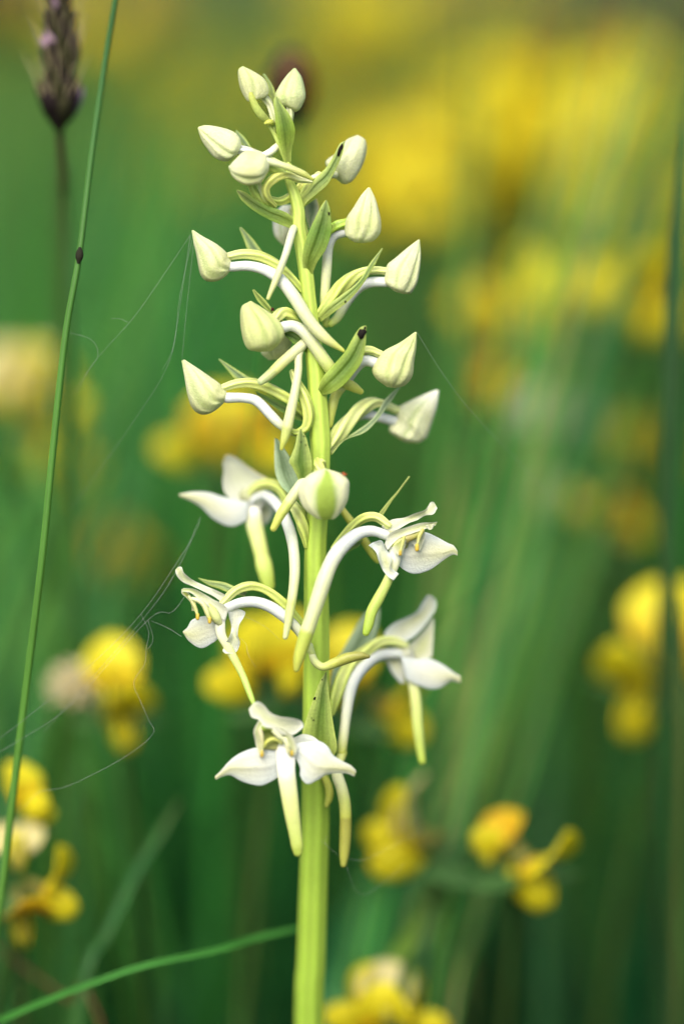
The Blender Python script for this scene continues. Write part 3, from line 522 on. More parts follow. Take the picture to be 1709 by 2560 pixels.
# ------------------------------------------------------------------ single grass blades and stems
def blade(name, label, pts, wmm, col, cat='grass', twist=0.3, group=None, ridge=False, roundstem=False):
    """ribbon leaf (or round stalk) through photo points (u, v, mm); its foot runs on down to the ground"""
    P = np.array([px(*p) for p in pts]); d = P[-1] - P[-2]; d /= np.linalg.norm(d)
    d[2] = min(d[2], -0.5)
    if P[-1][2] > 0.005:
        s = P[-1][2] / -d[2]; drift = np.array([d[0], d[1], 0]) * min(s, 0.10)
        P = np.vstack([P, P[-1] * np.array([1, 1, .5]) + drift * .35, np.array([P[-1][0], P[-1][1], 0]) + drift * .5])
    n = 60; base = P[-1].copy(); S = cr(P, n)
    w0 = wmm * 0.0005
    prof = w0 * np.clip(np.linspace(0, 1, n) * 6 + 0.08, 0, 1) ** .7 if not roundstem else w0 * np.linspace(0.7, 1.1, n)
    if roundstem:
        V, F, t, ph = sweep(S, prof, 10, (5, 0.08, 1.0) if ridge else None)
        C = ramp(col, t) * (1 + .12 * ph)[:, None]
    else:
        T = np.gradient(S, axis=0); T /= np.linalg.norm(T, axis=1)[:, None]
        side = np.cross(T, FWD); side /= np.linalg.norm(side, axis=1)[:, None]; nor = np.cross(side, T)
        a = twist * np.sin(np.linspace(0, 2.5, n) + wmm)[:, None]; sd2 = side * np.cos(a) + nor * np.sin(a); n2 = np.cross(sd2, T)
        off = [(-1, 0.0), (-.5, .28), (0, .42), (.5, .28), (1, 0.0)]
        rows = [S + sd2 * prof[:, None] * x + n2 * prof[:, None] * y for x, y in off]
        th = 0.00012
        rows += [r + n2 * th for r in rows[::-1]]
        V = np.stack(rows, 1).reshape(-1, 3); F = ring_faces(n, 10)
        t = np.repeat(np.linspace(0, 1, n), 10); C = ramp(col, t) * np.tile([1.1, .95, .85, .95, 1.1] * 2, n)[:, None]
    o = mesh_obj(name, V - base, F, M_GRASS, None, np.clip(C, 0, .9)); o.location = base
    return tag(o, label, cat, group)
G1 = (.10, .26, .035); G2 = (.16, .36, .05); G3 = (.055, .15, .03); G4 = (.24, .42, .06); TAN = (.40, .40, .12); BRN = (.14, .09, .03); TEAL = (.06, .24, .06)
st = blade('grass_stalk', 'long thin green grass stalk with a dark node, leaning beside the purple seed spike',
      [(293, -30, 9), (262, 160, 8), (230, 380, 5), (198, 640, 1), (165, 830, 0), (135, 1100, 0), (105, 1400, 1), (62, 1750, 5), (12, 2170, 10), (-30, 2600, 14)],
      1.25, [(0, (.04, .16, .035)), (.2, (.12, .32, .05)), (1, (.20, .40, .07))], roundstem=True, ridge=True)
o_ = px(198, 640, .2)
nd = cr(np.array([px(200, 622, .4), px(199, 640, .3), px(197, 655, .3)]), 8)
V, F, t, ph = sweep(nd, np.array([.0003, .0005, .0006, .00062, .0006, .00055, .0004, .0003]), 8)
mesh_obj('node', V - np.array(st.location), F, M_DARK, st, np.tile(np.array((.02, .02, .012)), (len(V), 1)))
blade('grass_stalk', 'arching bright green grass blade bending in behind the orchid stem near its foot', [(790, 2305, 24), (742, 2322, 22), (640, 2345, 20), (545, 2375, 16), (360, 2415, 12), (200, 2470, 12), (60, 2525, 14), (-60, 2580, 16), (-180, 2640, 18), (-300, 2720, 20), (-400, 2840, 22), (-480, 3050, 26)], 1.1, [(0, (.09, .36, .06)), (1, (.09, .36, .06))], twist=.2)
blade('grass_stalk', 'soft dark green grass blade with a tapered tip, rising under the front orchid flower', [(450, 2000, 45), (400, 2085, 43), (345, 2175, 41), (270, 2330, 38), (190, 2560, 34)], 1.3, [(0, (.12, .2, .05)), (.3, TEAL), (1, G3)])
blade('grass_stalk', 'thin dull brown grass stem slanting across the dark lower grass', [(-20, 2360, 45), (90, 2440, 42), (170, 2500, 38), (260, 2580, 34)], 1.0, [(0, BRN), (1, BRN)], roundstem=True)
blade('grass_stalk', 'pale green blurred upright stalk behind the long leaning grass stalk', [(158, 420, 60), (150, 800, 66), (147, 1280, 74), (145, 1700, 82), (146, 2100, 90), (150, 2560, 98)], 3.0, [(0, G3), (.4, G1), (1, G1)], roundstem=True)
fan = 'grasses fanning up behind the orchid'
for lab, pts, w_, c_ in (
    ('longest bright green blade of the grass tuft fanning up between the two low yellow flowers', [(1640, 100, 170), (1560, 450, 150), (1480, 800, 135), (1390, 1200, 118), (1270, 1650, 95), (1150, 2060, 72), (1060, 2300, 56), (960, 2580, 40)], 2.0, (.12, .30, .04)),
    ('short green blade in the fan-shaped grass tuft beside the right-hand yellow flower', [(1380, 1150, 100), (1310, 1480, 92), (1240, 1800, 80), (1160, 2050, 68), (1085, 2300, 54), (1000, 2580, 40)], 3.0, G4),
    ('upright pale green blade on the inner side of the fan-shaped grass tuft', [(1130, 1250, 110), (1140, 1550, 100), (1145, 1850, 85), (1135, 2080, 70), (1050, 2300, 54), (930, 2590, 40)], 2.6, G4),
    ('broad bright green blade leaning out from the fan-shaped grass tuft', [(1370, 1400, 128), (1325, 1560, 118), (1280, 1710, 108), (1215, 1900, 92), (1130, 2140, 74), (1040, 2360, 56), (980, 2580, 44)], 2.4, (.18, .46, .05)),
    ('dark blade lying along the foot of the fan-shaped grass tuft', [(1190, 1960, 60), (1120, 2160, 52), (1050, 2370, 44), (985, 2580, 36)], 2.0, G3),
    ('broad teal green blade arching toward the upper right edge behind the tuft', [(1720, 20, 210), (1600, 330, 190), (1500, 680, 170), (1430, 1050, 150), (1390, 1400, 135), (1370, 1800, 120), (1360, 2300, 105)], 2.2, (.05, .20, .05)),
    ('straw coloured grass stem slanting up behind the yellow flower bank', [(1600, 30, 240), (1450, 380, 220), (1310, 760, 200), (1200, 1080, 185), (1130, 1400, 170), (1090, 1800, 155)], 1.7, TAN),
    ('second straw coloured grass stem, thinner, close beside the slanting one', [(1640, 70, 250), (1520, 330, 235), (1380, 650, 215), (1260, 950, 200), (1190, 1250, 185), (1160, 1700, 165)], 1.3, TAN),
    ('thin dark upright stem in front of the yellow flower bank', [(1178, -40, 130), (1172, 450, 130), (1180, 900, 130), (1190, 1300, 130), (1200, 1800, 130)], 1.6, G3),
    ('broad teal leaf rising just to the right of the orchid stem foot', [(1010, 2120, 120), (960, 2230, 112), (890, 2370, 100), (830, 2580, 84)], 9.0, (.05, .26, .07)),
    ('tall dark grass stem at the edge of the meadow beside the large yellow flower', [(1705, 300, 30), (1685, 620, 32), (1672, 1000, 36), (1668, 1350, 42), (1688, 1800, 50), (1690, 2300, 58), (1680, 2580, 62)], 2.6, (.04, .12, .035)),
    ('second dark grass stem running close beside the tall dark one', [(1722, 700, 46), (1690, 1100, 50), (1655, 1500, 55), (1640, 1900, 60), (1650, 2580, 70)], 1.6, (.03, .08, .02)),
    ('olive grass stem standing before the tall dark stems', [(1700, 1500, 36), (1702, 1900, 42), (1692, 2250, 50), (1696, 2590, 56)], 1.6, (.12, .17, .04)),
    ('dark green blade slanting at the upper right behind the yellow bank', [(1725, 180, 120), (1600, 480, 130), (1540, 760, 130), (1510, 1100, 130), (1500, 1500, 130)], 2.8, G3)):
    blade('grass_stalk', lab, pts, w_, [(0, c_), (1, tuple(x * .9 for x in c_))])

fr = random.Random(3)
for i in range(26):
    if i < 5: u0, q_ = fr.uniform(900, 1010), fr.uniform(-.30, -.22)
    else: u0, q_ = fr.uniform(840, 1130), fr.uniform(-.36, -.14)
    v1 = fr.uniform(-80, 300) if i % 4 else fr.uniform(900, 1500); m0, m1 = fr.uniform(40, 80), fr.uniform(75, 150); bend = fr.uniform(-70, 50)
    u1 = u0 - q_ * (2580 - v1)
    pts = [(u1 + (u0 - u1) * q + bend * math.sin(math.pi * q), v1 + (2590 - v1) * q, m1 + (m0 - m1) * q) for q in (0, .2, .4, .6, .8, 1)]
    cc = fr.choice([(.06, .34, .06), (.10, .44, .06), (.16, .46, .08), (.03, .24, .06), (.34, .40, .12)])
    blade('grass_stalk', 'fine grass stem in the soft fan of grasses rising to the right of the orchid', pts, fr.uniform(.4, 1.0), [(0, cc), (1, cc)], group=fan)
for i in range(14):
    u0, v0 = fr.uniform(-150, 330), fr.uniform(1500, 2200); u1, v1 = u0 + fr.uniform(60, 620), fr.uniform(150, 1000); m0 = fr.uniform(70, 130); bend = fr.uniform(-60, 60)
    pts = [(u1 + (u0 - u1) * q + bend * math.sin(math.pi * q), v1 + (v0 - v1) * q, m0 + 50 * (1 - q)) for q in (0, .25, .5, .75, 1)] + [(u0 - 40, v0 + 300, m0 - 5)]
    cc = fr.choice([(.10, .34, .05), (.16, .42, .06), (.24, .44, .08), (.05, .22, .05)])
    blade('grass_stalk', 'fine grass stem slanting up through the meadow left of the orchid', pts, fr.uniform(.8, 1.6), [(0, cc), (1, cc)], group='grasses left of the orchid')

# ------------------------------------------------------------------ seed spikes
def ellipsoid(n=10, m=10):
    t = np.linspace(0.03, math.pi - .03, n); th = np.linspace(0, 2 * math.pi, m, endpoint=False)
    V = np.array([[math.sin(a) * math.cos(b), math.sin(a) * math.sin(b), math.cos(a)] for a in t for b in th]); return V, ring_faces(n, m)
def shared(name, V, F, mat, C):
    o = mesh_obj(name, V, F, mat, None, C); me = o.data; bpy.data.objects.remove(o); return me
def put(name, me, parent, loc, rot=None, sc=(1, 1, 1)):
    o = bpy.data.objects.new(name, me); COL.objects.link(o); o.parent = parent
    M = (rot or Matrix.Identity(3)).to_4x4(); M.translation = Vector(loc)
    o.matrix_local = M @ Matrix.Diagonal((*sc, 1)); return o
def updir(d):
    return Vector(d).to_track_quat('Z', 'Y').to_matrix()
EV, EF = ellipsoid()
def spikelet_mesh(nm, c0, c1, awn):
    V = EV * np.array([.0011, .0009, .0028]); F = [f for f in EF]; C = ramp([(0, c0), (1, c1)], np.clip(EV[:, 2] * .5 + .5, 0, 1))
    k = len(V)   # a stiff bristle at the tip
    A = np.array([[.00012, 0, .002], [-.00006, .0001, .002], [-.00006, -.0001, .002], [.0002, .0002, .002 + awn]])
    V = np.vstack([V, A]); F += [(k, k + 1, k + 3), (k + 1, k + 2, k + 3), (k + 2, k, k + 3)]
    C = np.vstack([C, np.tile(np.array((.30, .26, .14)), (4, 1))])
    return shared(nm, V, F, M_DARK, C)
SPK = [spikelet_mesh('spikelet', (.008, .006, .006), (.018, .012, .012), .005), spikelet_mesh('spikelet', (.014, .014, .007), (.035, .035, .014), .006), spikelet_mesh('spikelet', (.03, .015, .02), (.30, .20, .28), .001)]
sb = px(165, 620, 40); ftz = np.array([sb[0], sb[1] + .03, 0.0])
spike = empty('grass_spike', ftz, 'dark purplish flowering grass spike with pale florets above the long leaning stalk', 'grass spike')
axis = np.array([px(148, -60, 20), px(152, 100, 21), px(152, 200, 22), px(148, 300, 23), px(160, 470, 30), sb, ftz * .5 + sb * .5, ftz])
S = cr(axis, 60); V, F, t, ph = sweep(S, np.interp(np.linspace(0, 1, 60), [0, .12, .25, 1], [.0006, .0008, .0006, .0008]), 8)
mesh_obj('stem', V - ftz, F, M_GRASS, spike, ramp([(0, (.05, .04, .03)), (.12, (.09, .07, .03)), (.19, (.07, .18, .04)), (1, G1)], t))
for i in range(110):
    v = -70 + 375 * i / 109; u = np.interp(v, [-70, 100, 200, 300], [148, 152, 152, 148]); thick = np.interp(v, [-70, 30, 110, 150, 200, 230, 260, 305], [.5, .45, .7, .95, .6, .95, 1.2, .5])
    a = i * 2.4; c = px(u, v, 20 + v * .01)
    out = np.array([math.cos(a), math.sin(a), .0]); dirv = out * .55 + np.array([0, 0, 1.0])
    me = SPK[2] if (i % 23 == 5 or (115 < v < 140 and out[0] < -.6)) else SPK[i % 2]
    put('spikelet', me, spike, c + out * .0018 * thick - ftz, updir(dirv), (1.3 * thick, 1.3 * thick, .8 + .5 * random.random()))

def plantain(u, v, mm, lab, group=None, k=1.0):
    c = px(u, v, mm); ft = np.array([c[0] + .01, c[1] + .02, 0]); e = empty('plantain', ft, lab, 'plantain', group)
    S = cr(np.array([c - [0, 0, .004], (c + ft) / 2 + [.004, 0, 0], ft]), 24); V, F, t, ph = sweep(S, np.full(24, .0009), 8); mesh_obj('stem', V - ft, F, M_GRASS, e, np.tile(np.array(G1), (len(V), 1)))
    n = 14; m = 14; V = []
    for i in range(n):
        q = i / (n - 1); r = .0042 * k * math.sin(math.pi * (.06 + .9 * q)) ** .6
        for j in range(m):
            th = 2 * math.pi * (j + .5 * (i % 2)) / m; rr = r * (1 + .14 * (-1) ** (i + j)); V.append(c + [math.cos(th) * rr, math.sin(th) * rr, (-.006 + .013 * q) * k])
    mesh_obj('flower_head', np.array(V) - ft, ring_faces(n, m), M_DARK, e, ramp([(0, (.02, .014, .008)), (.6, (.045, .022, .012)), (1, (.09, .055, .025))], np.repeat(np.linspace(0, 1, n), m)))
plantain(728, 225, 62, 'dark brown plantain seed head behind the topmost orchid buds')
for (u, v, mm) in ((1440, 130, 300), (1550, 120, 320), (1650, 60, 300), (10, 20, 280), (1690, 190, 300)):
    plantain(u, v, mm, 'dark plantain seed head far behind in the upper meadow grass', 'plantain heads of the upper meadow', 1.6)

# ------------------------------------------------------------------ yellow trefoil flowers
def grid_mesh(fn, n, m, colfn, th, name):
    t = np.linspace(0, 1, n); s = np.linspace(-1, 1, m); V = np.array([fn(a, b) for a in t for b in s], float); N = len(V)
    G = V.reshape(n, m, 3); du = np.gradient(G, axis=0); dv = np.gradient(G, axis=1); nr = np.cross(du, dv); nr /= np.linalg.norm(nr, axis=2)[..., None] + 1e-12
    V2 = np.vstack([V, V + nr.reshape(-1, 3) * th]); F = []
    for i in range(n - 1):
        for j in range(m - 1):
            q = i * m + j; F += [(q, q + 1, q + m + 1, q + m), (q + N + m, q + m + 1 + N, q + 1 + N, q + N)]
    rim = list(range(m)) + [i * m + m - 1 for i in range(1, n)] + [(n - 1) * m + j for j in range(m - 2, -1, -1)] + [i * m for i in range(n - 2, 0, -1)]
    F += [(rim[(i + 1) % len(rim)], rim[i], rim[i] + N, rim[(i + 1) % len(rim)] + N) for i in range(len(rim))]
    C = np.array([colfn(a, b) for a in t for b in s]); return V2, F, np.vstack([C, C])
YL = np.array((.82, .75, .025)); YO = np.array((.82, .60, .015)); RD = np.array((.66, .30, .02)); YP = np.array((.82, .78, .22))
def std_fn(t, s):
    w = .0068 * math.sin(math.pi * (.08 + .84 * t)) ** .55
    return (.0035 + .0022 * math.sin(2.2 * t) - .0035 * t * t + .0018 * s * s, s * w, .001 + .0115 * t - .001 * s * s)
def wing_fn(sgn):
    def f(t, s):
        w = .0036 * math.sin(math.pi * (.1 + .84 * t)) ** .6
        return (.003 + .0105 * t, sgn * (.0007 + .0014 * math.sin(math.pi * t) * (1 - .35 * s * s)), -.0012 + s * w + .0012 * t)
    return f
def keel_fn(t, s):
    w = .0024 * math.sin(math.pi * (.1 + .85 * t)) ** .6; a = s * 1.5
    return (.003 + .009 * t, math.sin(a) * w * .55, -.0026 + .0022 * t * t * 1.3 - math.cos(a) * w * .8)
def calyx_fn(t, s):
    a = s * math.pi; r = .0009 + .0014 * t + (.0006 if int((s + 1) * 5) % 2 and t > .8 else 0); return (-.001 + .0055 * t, math.cos(a) * r, math.sin(a) * r)
FM = {'standard': shared('standard', *grid_mesh(std_fn, 9, 9, lambda t, s: YL * (.9 + .1 * t) if t > .35 else YO, .0002, 'standard')[:2], M_YEL, grid_mesh(std_fn, 9, 9, lambda t, s: YL if t > .35 else YO, .0002, '')[2])}
for nm, fn, cf in (('wing', wing_fn(1), lambda t, s: YL), ('wing2', wing_fn(-1), lambda t, s: YL), ('keel', keel_fn, lambda t, s: YP * .95), ('calyx', calyx_fn, lambda t, s: np.array((.30, .22, .05)) * (1 - .4 * t) + np.array((0, .06, 0)))):
    V, F, C = grid_mesh(fn, 7, 7 if nm != 'calyx' else 11, cf, .0002, nm); FM[nm] = shared(nm.replace('2', ''), V, F, M_YEL, C)
V, F, C = grid_mesh(std_fn, 9, 9, lambda t, s: YO * (1 - .6 * (1 - t)) + RD * .6 * (1 - t), .0002, ''); FM['standard_o'] = shared('standard', V, F, M_YEL, C)
V, F, C = grid_mesh(std_fn, 9, 9, lambda t, s: np.array((.78, .72, .34)), .0002, ''); FM['standard_p'] = shared('standard', V, F, M_YEL, C)
def leaflet_fn(t, s):
    w = .0045 * math.sin(math.pi * (.05 + .93 * t)) ** .8; return (.012 * t, s * w, .002 * t * t + .001 * abs(s))
LM = shared('leaflet', *grid_mesh(leaflet_fn, 8, 5, lambda t, s: np.array((.08, .20, .05)), .00015, '')[:2], M_GRASS, grid_mesh(leaflet_fn, 8, 5, lambda t, s: np.array((.08, .20, .05)), .00015, '')[2])
# merged mesh of one flower for heads too far away to show their petals
def merge(keys):
    Vs, Fs, Cs, k = [], [], [], 0
    for q in keys:
        me = FM[q]; a = np.empty(len(me.vertices) * 3); me.vertices.foreach_get('co', a); c = np.empty(len(me.vertices) * 4, np.float32); me.color_attributes['Col'].data.foreach_get('color', c)
        Vs.append(a.reshape(-1, 3)); Cs.append(c.reshape(-1, 4)[:, :3]); Fs += [tuple(i + k for i in p.vertices) for p in me.polygons]; k += len(me.vertices)
    return shared('flower', np.vstack(Vs), Fs, M_YEL, np.vstack(Cs))
FAR = merge(['standard', 'wing', 'wing2', 'keel', 'calyx']); FARO = merge(['standard_o', 'wing', 'wing2', 'keel', 'calyx'])

def floret_rot(yaw, pitch, roll=0): return (Matrix.Rotation(yaw, 3, 'Z') @ Matrix.Rotation(-pitch, 3, 'Y') @ Matrix.Rotation(roll, 3, 'X'))
def trefoil(c, florets, label, group=None, size=1.0, detail=True, seed=0, foot=None):
    """florets: (dx, dy, dz mm from the head centre, yaw deg, pitch deg, kind)"""
    rnd = random.Random(seed); c = np.array(c)
    ft = np.array([c[0] + rnd.uniform(-.03, .03), c[1] + rnd.uniform(0.0, .06), 0.0])
    e = empty('trefoil', ft, label, 'wildflower', group)
    top = c - np.array([0, 0, .004 * size]); S = cr(np.array([top, top * .6 + ft * .4 + [rnd.uniform(-.01, .01), 0, 0], ft]), 20)
    V, F, t, ph = sweep(S, np.linspace(.0006, .0010, 20), 6); mesh_obj('stem', V - ft, F, M_GRASS, e, np.tile(np.array((.12, .22, .05)), (len(V), 1)))
    for (dx, dy, dz, yaw, pit, kind, *fs) in florets:
        R = floret_rot(math.radians(yaw), math.radians(pit)); loc = c + np.array([dx, dy, dz]) * .001 - ft; sc = (size * (fs[0] if fs else 1.0),) * 3
        if detail:
            o = put('flower', FM['keel'], e, loc, R, sc)
            for k in ('standard_o' if kind == 'o' else 'standard_p' if kind == 'p' else 'standard', 'wing', 'wing2', 'calyx'):
                q = bpy.data.objects.new(k.split('_')[0].replace('2', ''), FM[k]); COL.objects.link(q); q.parent = o
        else: put('flower', FARO if kind == 'o' else FAR, e, loc, R, sc)
    if detail:
        for k in range(3):
            put('leaf', LM, e, c - ft - np.array([0, 0, .005]), floret_rot(2.1 * k + seed, -.3), (size,) * 3)
    return e
# image-plane helper: yaw -90 points a flower at the camera, 180 to the left, 0 to the right
T = trefoil
T(px(1085, 2090, 48), [(0, 0, 0, 200, -22, 'y'), (0, 1, -1, 165, 0, 'p')], 'yellow trefoil flower with one raised petal, hanging below the blurred orchid flower', seed=1, size=.92)
T(px(1285, 2105, 44), [(-2, 0, -2, -140, 40, 'o', .68), (-4, 0, -2, -100, 10, 'y', .45), (0, -1, 0, -35, -58, 'y')], 'yellow trefoil head with an orange upper petal and drooping lower petals', seed=2, size=.9)
T(px(965, 2520, 42), [(-1, 0, -1, 190, 0, 'y'), (0, 0, -1, -90, 30, 'p'), (1, 0, -2, -10, -5, 'y'), (0, -1, -2, -100, -10, 'y')], 'pale-topped yellow trefoil head low beside the foot of the orchid stem', seed=3, size=.72)
T(px(690, 1690, 58), [(-1, 0, 0, 205, 0, 'y'), (1, 0, 1, -75, 10, 'y')], 'bright yellow trefoil head just behind the orchid stem above the front flower', seed=4, size=.9)
T(px(900, 1725, 60), [(-1, 0, 1, -115, 15, 'y'), (2, 0, -1, -20, -35, 'y')], 'golden trefoil head behind the curved white spur right of the orchid stem', seed=5, size=.9)
T(px(283, 1715, 62), [(0, 0, 0, -85, 10, 'y'), (0, 0, -2, -60, -50, 'y')], 'round yellow trefoil head beside the pale pink clover', seed=6, size=.75)
T(px(40, 2015, 40), [(0, 0, 0, -40, 20, 'y'), (1, 0, -1, -10, 0, 'o', .7)], 'orange-yellow trefoil flower crossed by the long leaning grass stalk', seed=7, size=.6)
T(px(45, 2185, 36), [(0, 0, 1, -80, 60, 'p'), (2, -1, -1, -15, -30, 'y'), (0, 0, -3, -70, -70, 'o')], 'trefoil flower with a whitish upper petal and orange lower bud', seed=8, size=.7)
T(px(1650, 1650, 78), [(0, -1, -1, 225, -50, 'y'), (1, 0, 1, -110, 30, 'y'), (3, 0, 1, -50, 10, 'y')], 'large yellow trefoil head by the tall dark grass stems', seed=9, size=1.1)
T(px(565, 1130, 100), [(0, 0, 0, -90, 15, 'y'), (-3, 0, 0, 200, 10, 'o'), (3, 0, 0, -30, 5, 'o'), (0, 0, 3, -90, 50, 'y')], 'orange-yellow trefoil head behind the upper left open orchid flower', seed=10, size=.8)
T(px(50, 1010, 120), [(0, 0, 0, -90, 15, 'p'), (-3, 0, 1, 200, 10, 'p'), (3, 0, 0, -30, 5, 'y'), (2, 0, 3, -90, 60, 'p')], 'pale creamy yellow trefoil head left of the long leaning stalk', seed=11, size=.9)

mid = 'yellow trefoil heads in the middle of the meadow'
rnd = random.Random(5)
def umbel(n, k=0.15):
    return [(rnd.uniform(-3, 3), rnd.uniform(-3, 3), rnd.uniform(-2, 3), i * 360 / n + rnd.uniform(-20, 20), rnd.uniform(-10, 45), 'o' if rnd.random() < k else 'y') for i in range(n)]
for u, v, mm, n, s, k, lab in ((1400, 780, 130, 3, .95, .0, 'yellow trefoil head between the slanting straw stems and the dark edge stem'), (1605, 790, 125, 4, 1.0, .0, 'large soft yellow trefoil head just left of the tall dark edge stem'), (1200, 790, 150, 3, .8, .5, 'small golden trefoil head behind the thin upright stem'), (1240, 1020, 150, 3, .6, .6, 'dull yellow trefoil head beside the whitish lilac clover'),
        (1600, 1110, 150, 3, .6, .6, 'faint tan-yellow trefoil head above the large yellow head by the dark stems'), (1510, 1320, 130, 2, .6, .8, 'small brownish yellow trefoil head right of the faded pinkish clover'), (300, 1440, 190, 3, .7, .5, 'olive yellow trefoil head behind the tangled spider threads'), (150, 1180, 180, 3, .8, .2, 'dim yellow trefoil head below the creamy yellow one')):
    T(px(u, v, mm), umbel(n, k), lab, mid, s, True, rnd.randint(0, 999))
far = 'yellow trefoil heads of the distant flower bank'
bank = []
for (u0, u1, v0, v1, a, b_, cnt, k) in ((1150, 1590, 250, 600, 240, 400, 46, .0), (860, 1150, 420, 580, 240, 380, 15, .2), (830, 1000, -40, 100, 400, 600, 7, .1), (-20, 120, 60, 180, 350, 500, 5, .2), (250, 330, 20, 110, 500, 700, 3, .9),
        (760, 1000, 140, 360, 700, 1100, 7, .6), (1180, 1330, 40, 160, 700, 1100, 6, .9), (1600, 1709, 480, 660, 500, 700, 5, .6), (450, 640, 180, 420, 800, 1300, 4, .3), (1620, 1709, 150, 420, 700, 1000, 4, .8)):
    for i in range(cnt): bank.append((rnd.uniform(u0, u1), rnd.uniform(v0, v1), rnd.uniform(a, b_), k))
for u, v, mm, k in bank:
    c = px(u, v, mm)
    if c[2] < .03: c = c + np.array([0, 0, .03 - c[2]])
    T(c, umbel(rnd.randint(3, 5), k), 'distant yellow trefoil head in the blurred flower bank at the top of the meadow', far, rnd.uniform(.85, 1.15), False, rnd.randint(0, 9999))

# ------------------------------------------------------------------ pale clover heads
cl = []
for i in range(3):
    V = EV * np.array([.0011, .0011, .0040]) + np.array([0, 0, .0045]); cl.append(shared('floret', V, EF, M_YEL, ramp([(0, (.45, .42, .24)), (1, [(.70, .62, .58), (.82, .74, .46), (.78, .78, .68)][i])], np.clip(EV[:, 2] * .5 + .5, 0, 1))))
def clover(u, v, mm, lab, k, s=1.0):
    c = px(u, v, mm); ft = np.array([c[0] + .012, c[1] + .03, 0]); e = empty('clover', ft, lab, 'clover')
    S = cr(np.array([c, (c + ft) / 2 + [.006, 0, 0], ft]), 20); V, F, t, ph = sweep(S, np.full(20, .0008), 6); mesh_obj('stem', V - ft, F, M_GRASS, e, np.tile(np.array(G1), (len(V), 1)))
    for i in range(40):
        z = 1 - 1.5 * (i + .5) / 40; a = i * 2.39996; r = math.sqrt(max(0, 1 - z * z)); d = (r * math.cos(a), r * math.sin(a), z)
        put('floret', cl[k], e, c - ft, updir(d), (s, s, s))
clover(185, 1720, 62, 'pale pink clover head beside the round yellow trefoil', 1, .6)
clover(1345, 1030, 130, 'whitish lilac clover head in the mid meadow right of the orchid buds', 2, .7)
clover(1385, 1245, 130, 'faded pinkish clover head below the whitish lilac one', 1, .6)
clover(1455, 1055, 150, 'small pale clover head beside the whitish lilac one', 2, .5)

# ------------------------------------------------------------------ meadow grass
def field(name, label, pos, h, wid, colr, lean):
    """one mesh of bent tapering blades: pos (N,2), h (N,), wid (N,), colr (N,3)"""
    N = len(h); K = 5; az = RNG.uniform(0, 2 * math.pi, N); face = RNG.uniform(0, 2 * math.pi, N)
    L = lean * h * RNG.uniform(.2, 1.0, N); q = np.linspace(0, 1, K)
    ctr = np.zeros((N, K, 3)); ctr[:, :, 0] = pos[:, :1] + (L * np.cos(az))[:, None] * q ** 2; ctr[:, :, 1] = pos[:, 1:] + (L * np.sin(az))[:, None] * q ** 2
    ctr[:, :, 2] = h[:, None] * (q - .18 * q ** 2 * (L / h)[:, None]) - .004 * (q == 0)
    wd = wid[:, None] * np.array([.75, 1, .9, .6, .06])[None]
    sd_ = np.stack([np.cos(face), np.sin(face), np.zeros(N)], -1)[:, None, :] * wd[:, :, None] * .5
    V = np.stack([ctr - sd_, ctr + sd_], 2).reshape(-1, 3)
    b0 = (np.arange(N) * K * 2)[:, None] + np.arange(K - 1)[None] * 2
    F = np.stack([b0, b0 + 1, b0 + 3, b0 + 2], -1).reshape(-1, 4)
    me = bpy.data.meshes.new(name); me.vertices.add(len(V)); me.vertices.foreach_set('co', V.astype(np.float32).ravel())
    me.loops.add(F.size); me.loops.foreach_set('vertex_index', F.astype(np.int32).ravel())
    me.polygons.add(len(F)); me.polygons.foreach_set('loop_start', np.arange(0, F.size, 4, dtype=np.int32)); me.update(calc_edges=True)
    c4 = np.ones((N, K * 2, 4), np.float32); c4[:, :, :3] = colr[:, None, :]
    ca = me.color_attributes.new('Col', 'FLOAT_COLOR', 'POINT'); ca.data.foreach_set('color', c4.ravel())
    me.materials.append(M_GRASS); o = bpy.data.objects.new(name, me); COL.objects.link(o)
    return tag(o, label, 'grass', None, 'stuff')
GP = np.array([(.03, .15, .03), (.05, .22, .03), (.02, .14, .035), (.08, .25, .035), (.12, .26, .04), (.02, .15, .045)])
def gcol(N, dry):
    c = GP[RNG.integers(0, len(GP), N)] * RNG.uniform(.7, 1.25, (N, 1)); d = RNG.random(N) < dry
    c[d] = np.array((.34, .27, .09)) * RNG.uniform(.5, 1.2, (d.sum(), 1)); return c
def patch(pos, f, ph):                       # slow variation of the sward from place to place, 0 to 1
    x, y = pos[:, 0] * f, pos[:, 1] * f
    return .5 + .25 * (np.sin(x + 1.3 * y + ph) + np.sin(2.1 * x - .7 * y + 2.3 * ph))
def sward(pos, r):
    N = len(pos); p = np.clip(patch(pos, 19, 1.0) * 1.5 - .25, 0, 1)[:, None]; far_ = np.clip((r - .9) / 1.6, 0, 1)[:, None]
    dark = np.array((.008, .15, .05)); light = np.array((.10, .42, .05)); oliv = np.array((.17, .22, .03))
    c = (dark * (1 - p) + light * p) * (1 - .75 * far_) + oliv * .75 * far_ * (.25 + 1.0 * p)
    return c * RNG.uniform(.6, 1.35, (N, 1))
# behind the orchid, thinning with distance
N = 17000; r = RNG.uniform(1.05, 4.5, N); a = RNG.uniform(-.55, .55, N)
pos = np.column_stack([r * np.sin(a), CAM[1] + r * np.cos(a)])
hmax = np.interp(r, [.62, .75, 1.0, 1.6, 4.5], [.22, .24, .25, .24, .26])
field('meadow_grass', 'dense tangle of meadow grass stretching away behind the orchid', pos, hmax * RNG.uniform(.45, 1.05, N) * (.7 + .45 * patch(pos, 23, 2.6)), RNG.uniform(.002, .005, N), sward(pos, r), .7)
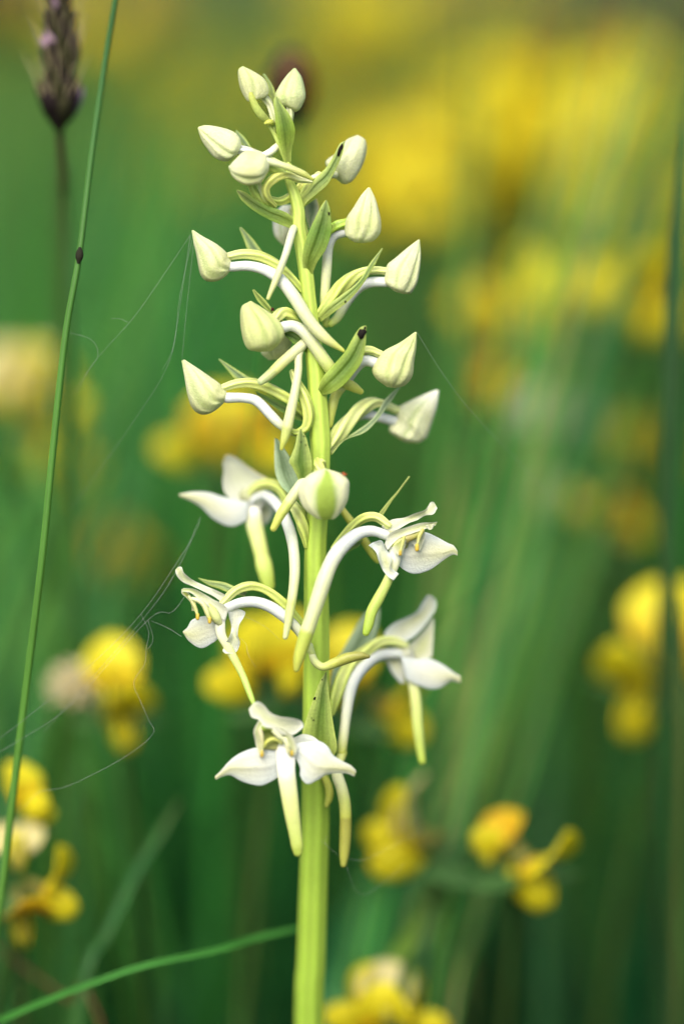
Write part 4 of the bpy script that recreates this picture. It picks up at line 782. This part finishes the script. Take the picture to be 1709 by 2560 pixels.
# nearer tussocks with dark gaps between them
K = 330; cr_ = RNG.uniform(.60, 1.35, K); ca_ = RNG.uniform(-.5, .5, K); cb = RNG.uniform(.05, 1.1, K); ch = RNG.uniform(.55, 1.1, K); ct = RNG.uniform(0, 1, K)
idx = RNG.integers(0, K, 17000); N = len(idx); r = cr_[idx] + RNG.normal(0, .018, N); a = ca_[idx] + RNG.normal(0, .018, N) / r; r = np.maximum(r, .57)
pos = np.column_stack([r * np.sin(a), CAM[1] + r * np.cos(a)]); tc_ = ct[idx][:, None]
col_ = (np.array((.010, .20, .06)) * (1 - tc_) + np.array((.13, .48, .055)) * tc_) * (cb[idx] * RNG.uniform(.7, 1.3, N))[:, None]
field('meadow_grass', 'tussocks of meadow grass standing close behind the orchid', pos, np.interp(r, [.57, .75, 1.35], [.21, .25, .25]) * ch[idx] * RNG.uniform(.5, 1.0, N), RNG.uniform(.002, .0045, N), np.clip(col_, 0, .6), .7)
# scattered taller blades that stand out of it as soft streaks
N = 260; r = RNG.uniform(.68, 1.7, N); a = RNG.uniform(-.4, .4, N); pos = np.column_stack([r * np.sin(a), CAM[1] + r * np.cos(a)])
field('tall_grass', 'taller slender meadow grass rising through the sward behind the orchid', pos, RNG.uniform(.22, .36, N), RNG.uniform(.002, .0045, N), np.array((.20, .38, .07)) * RNG.uniform(.5, 1.4, (N, 1)), .5)
N = 64; r = RNG.uniform(.54, .85, N); a = RNG.uniform(-.16, .16, N); pos = np.column_stack([r * np.sin(a), CAM[1] + r * np.cos(a)])
field('tall_grass', 'thin upright grass standing a hand behind the orchid', pos, RNG.uniform(.20, .36, N), RNG.uniform(.0014, .0036, N), np.array((.08, .40, .06)) * RNG.uniform(.2, 1.6, (N, 1)), .6)
N = 240; r = RNG.uniform(.50, .60, N); a = RNG.uniform(-.17, .17, N); pos = np.column_stack([r * np.sin(a), CAM[1] + r * np.cos(a)])
field('tall_grass', 'dark upright grass a few fingers behind the orchid stem', pos, np.interp(r, [.5, .6], [.17, .21]) * RNG.uniform(.6, 1.0, N), RNG.uniform(.0018, .0042, N), np.array((.02, .16, .045)) * RNG.uniform(.1, 1.2, (N, 1)), .4)
# short grass close round the orchid
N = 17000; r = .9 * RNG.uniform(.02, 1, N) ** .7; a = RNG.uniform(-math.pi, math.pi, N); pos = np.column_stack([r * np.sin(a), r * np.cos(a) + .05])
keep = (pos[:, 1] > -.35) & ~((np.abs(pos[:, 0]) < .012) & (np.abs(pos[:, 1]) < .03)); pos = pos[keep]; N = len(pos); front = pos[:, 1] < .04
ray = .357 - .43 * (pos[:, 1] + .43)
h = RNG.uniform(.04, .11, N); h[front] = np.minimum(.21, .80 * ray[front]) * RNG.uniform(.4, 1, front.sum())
field('undergrowth', 'short grass growing close round the foot of the orchid, shade painted into its colour', pos, h, RNG.uniform(.002, .0055, N), gcol(N, .0) * np.array((.3, .4, .4)), .6)  # grass palette darkened to stand in for shade low in the sward
# tall grass crowding in on both sides of the orchid
N = 15000; pos = np.column_stack([RNG.uniform(-.75, .75, N), RNG.uniform(-.55, .75, N)])
keep = np.abs(pos[:, 0]) > .075 + .16 * np.clip(pos[:, 1] + .43, 0, 2); pos = pos[keep]; N = len(pos)
field('meadow_grass', 'tall meadow grass crowding in on both sides of the orchid', pos, RNG.uniform(.16, .33, N), RNG.uniform(.003, .006, N), gcol(N, .05), .3)
# the meadow to the sides and behind the camera
N = 16000; r = RNG.uniform(.5, 7, N); a = RNG.uniform(.55, 2 * math.pi - .55, N); pos = np.column_stack([r * np.sin(a), CAM[1] + r * np.cos(a)])
field('meadow_grass', 'meadow grass to the sides of the orchid', pos, RNG.uniform(.10, .24, N), RNG.uniform(.003, .007, N), gcol(N, .15), .7)
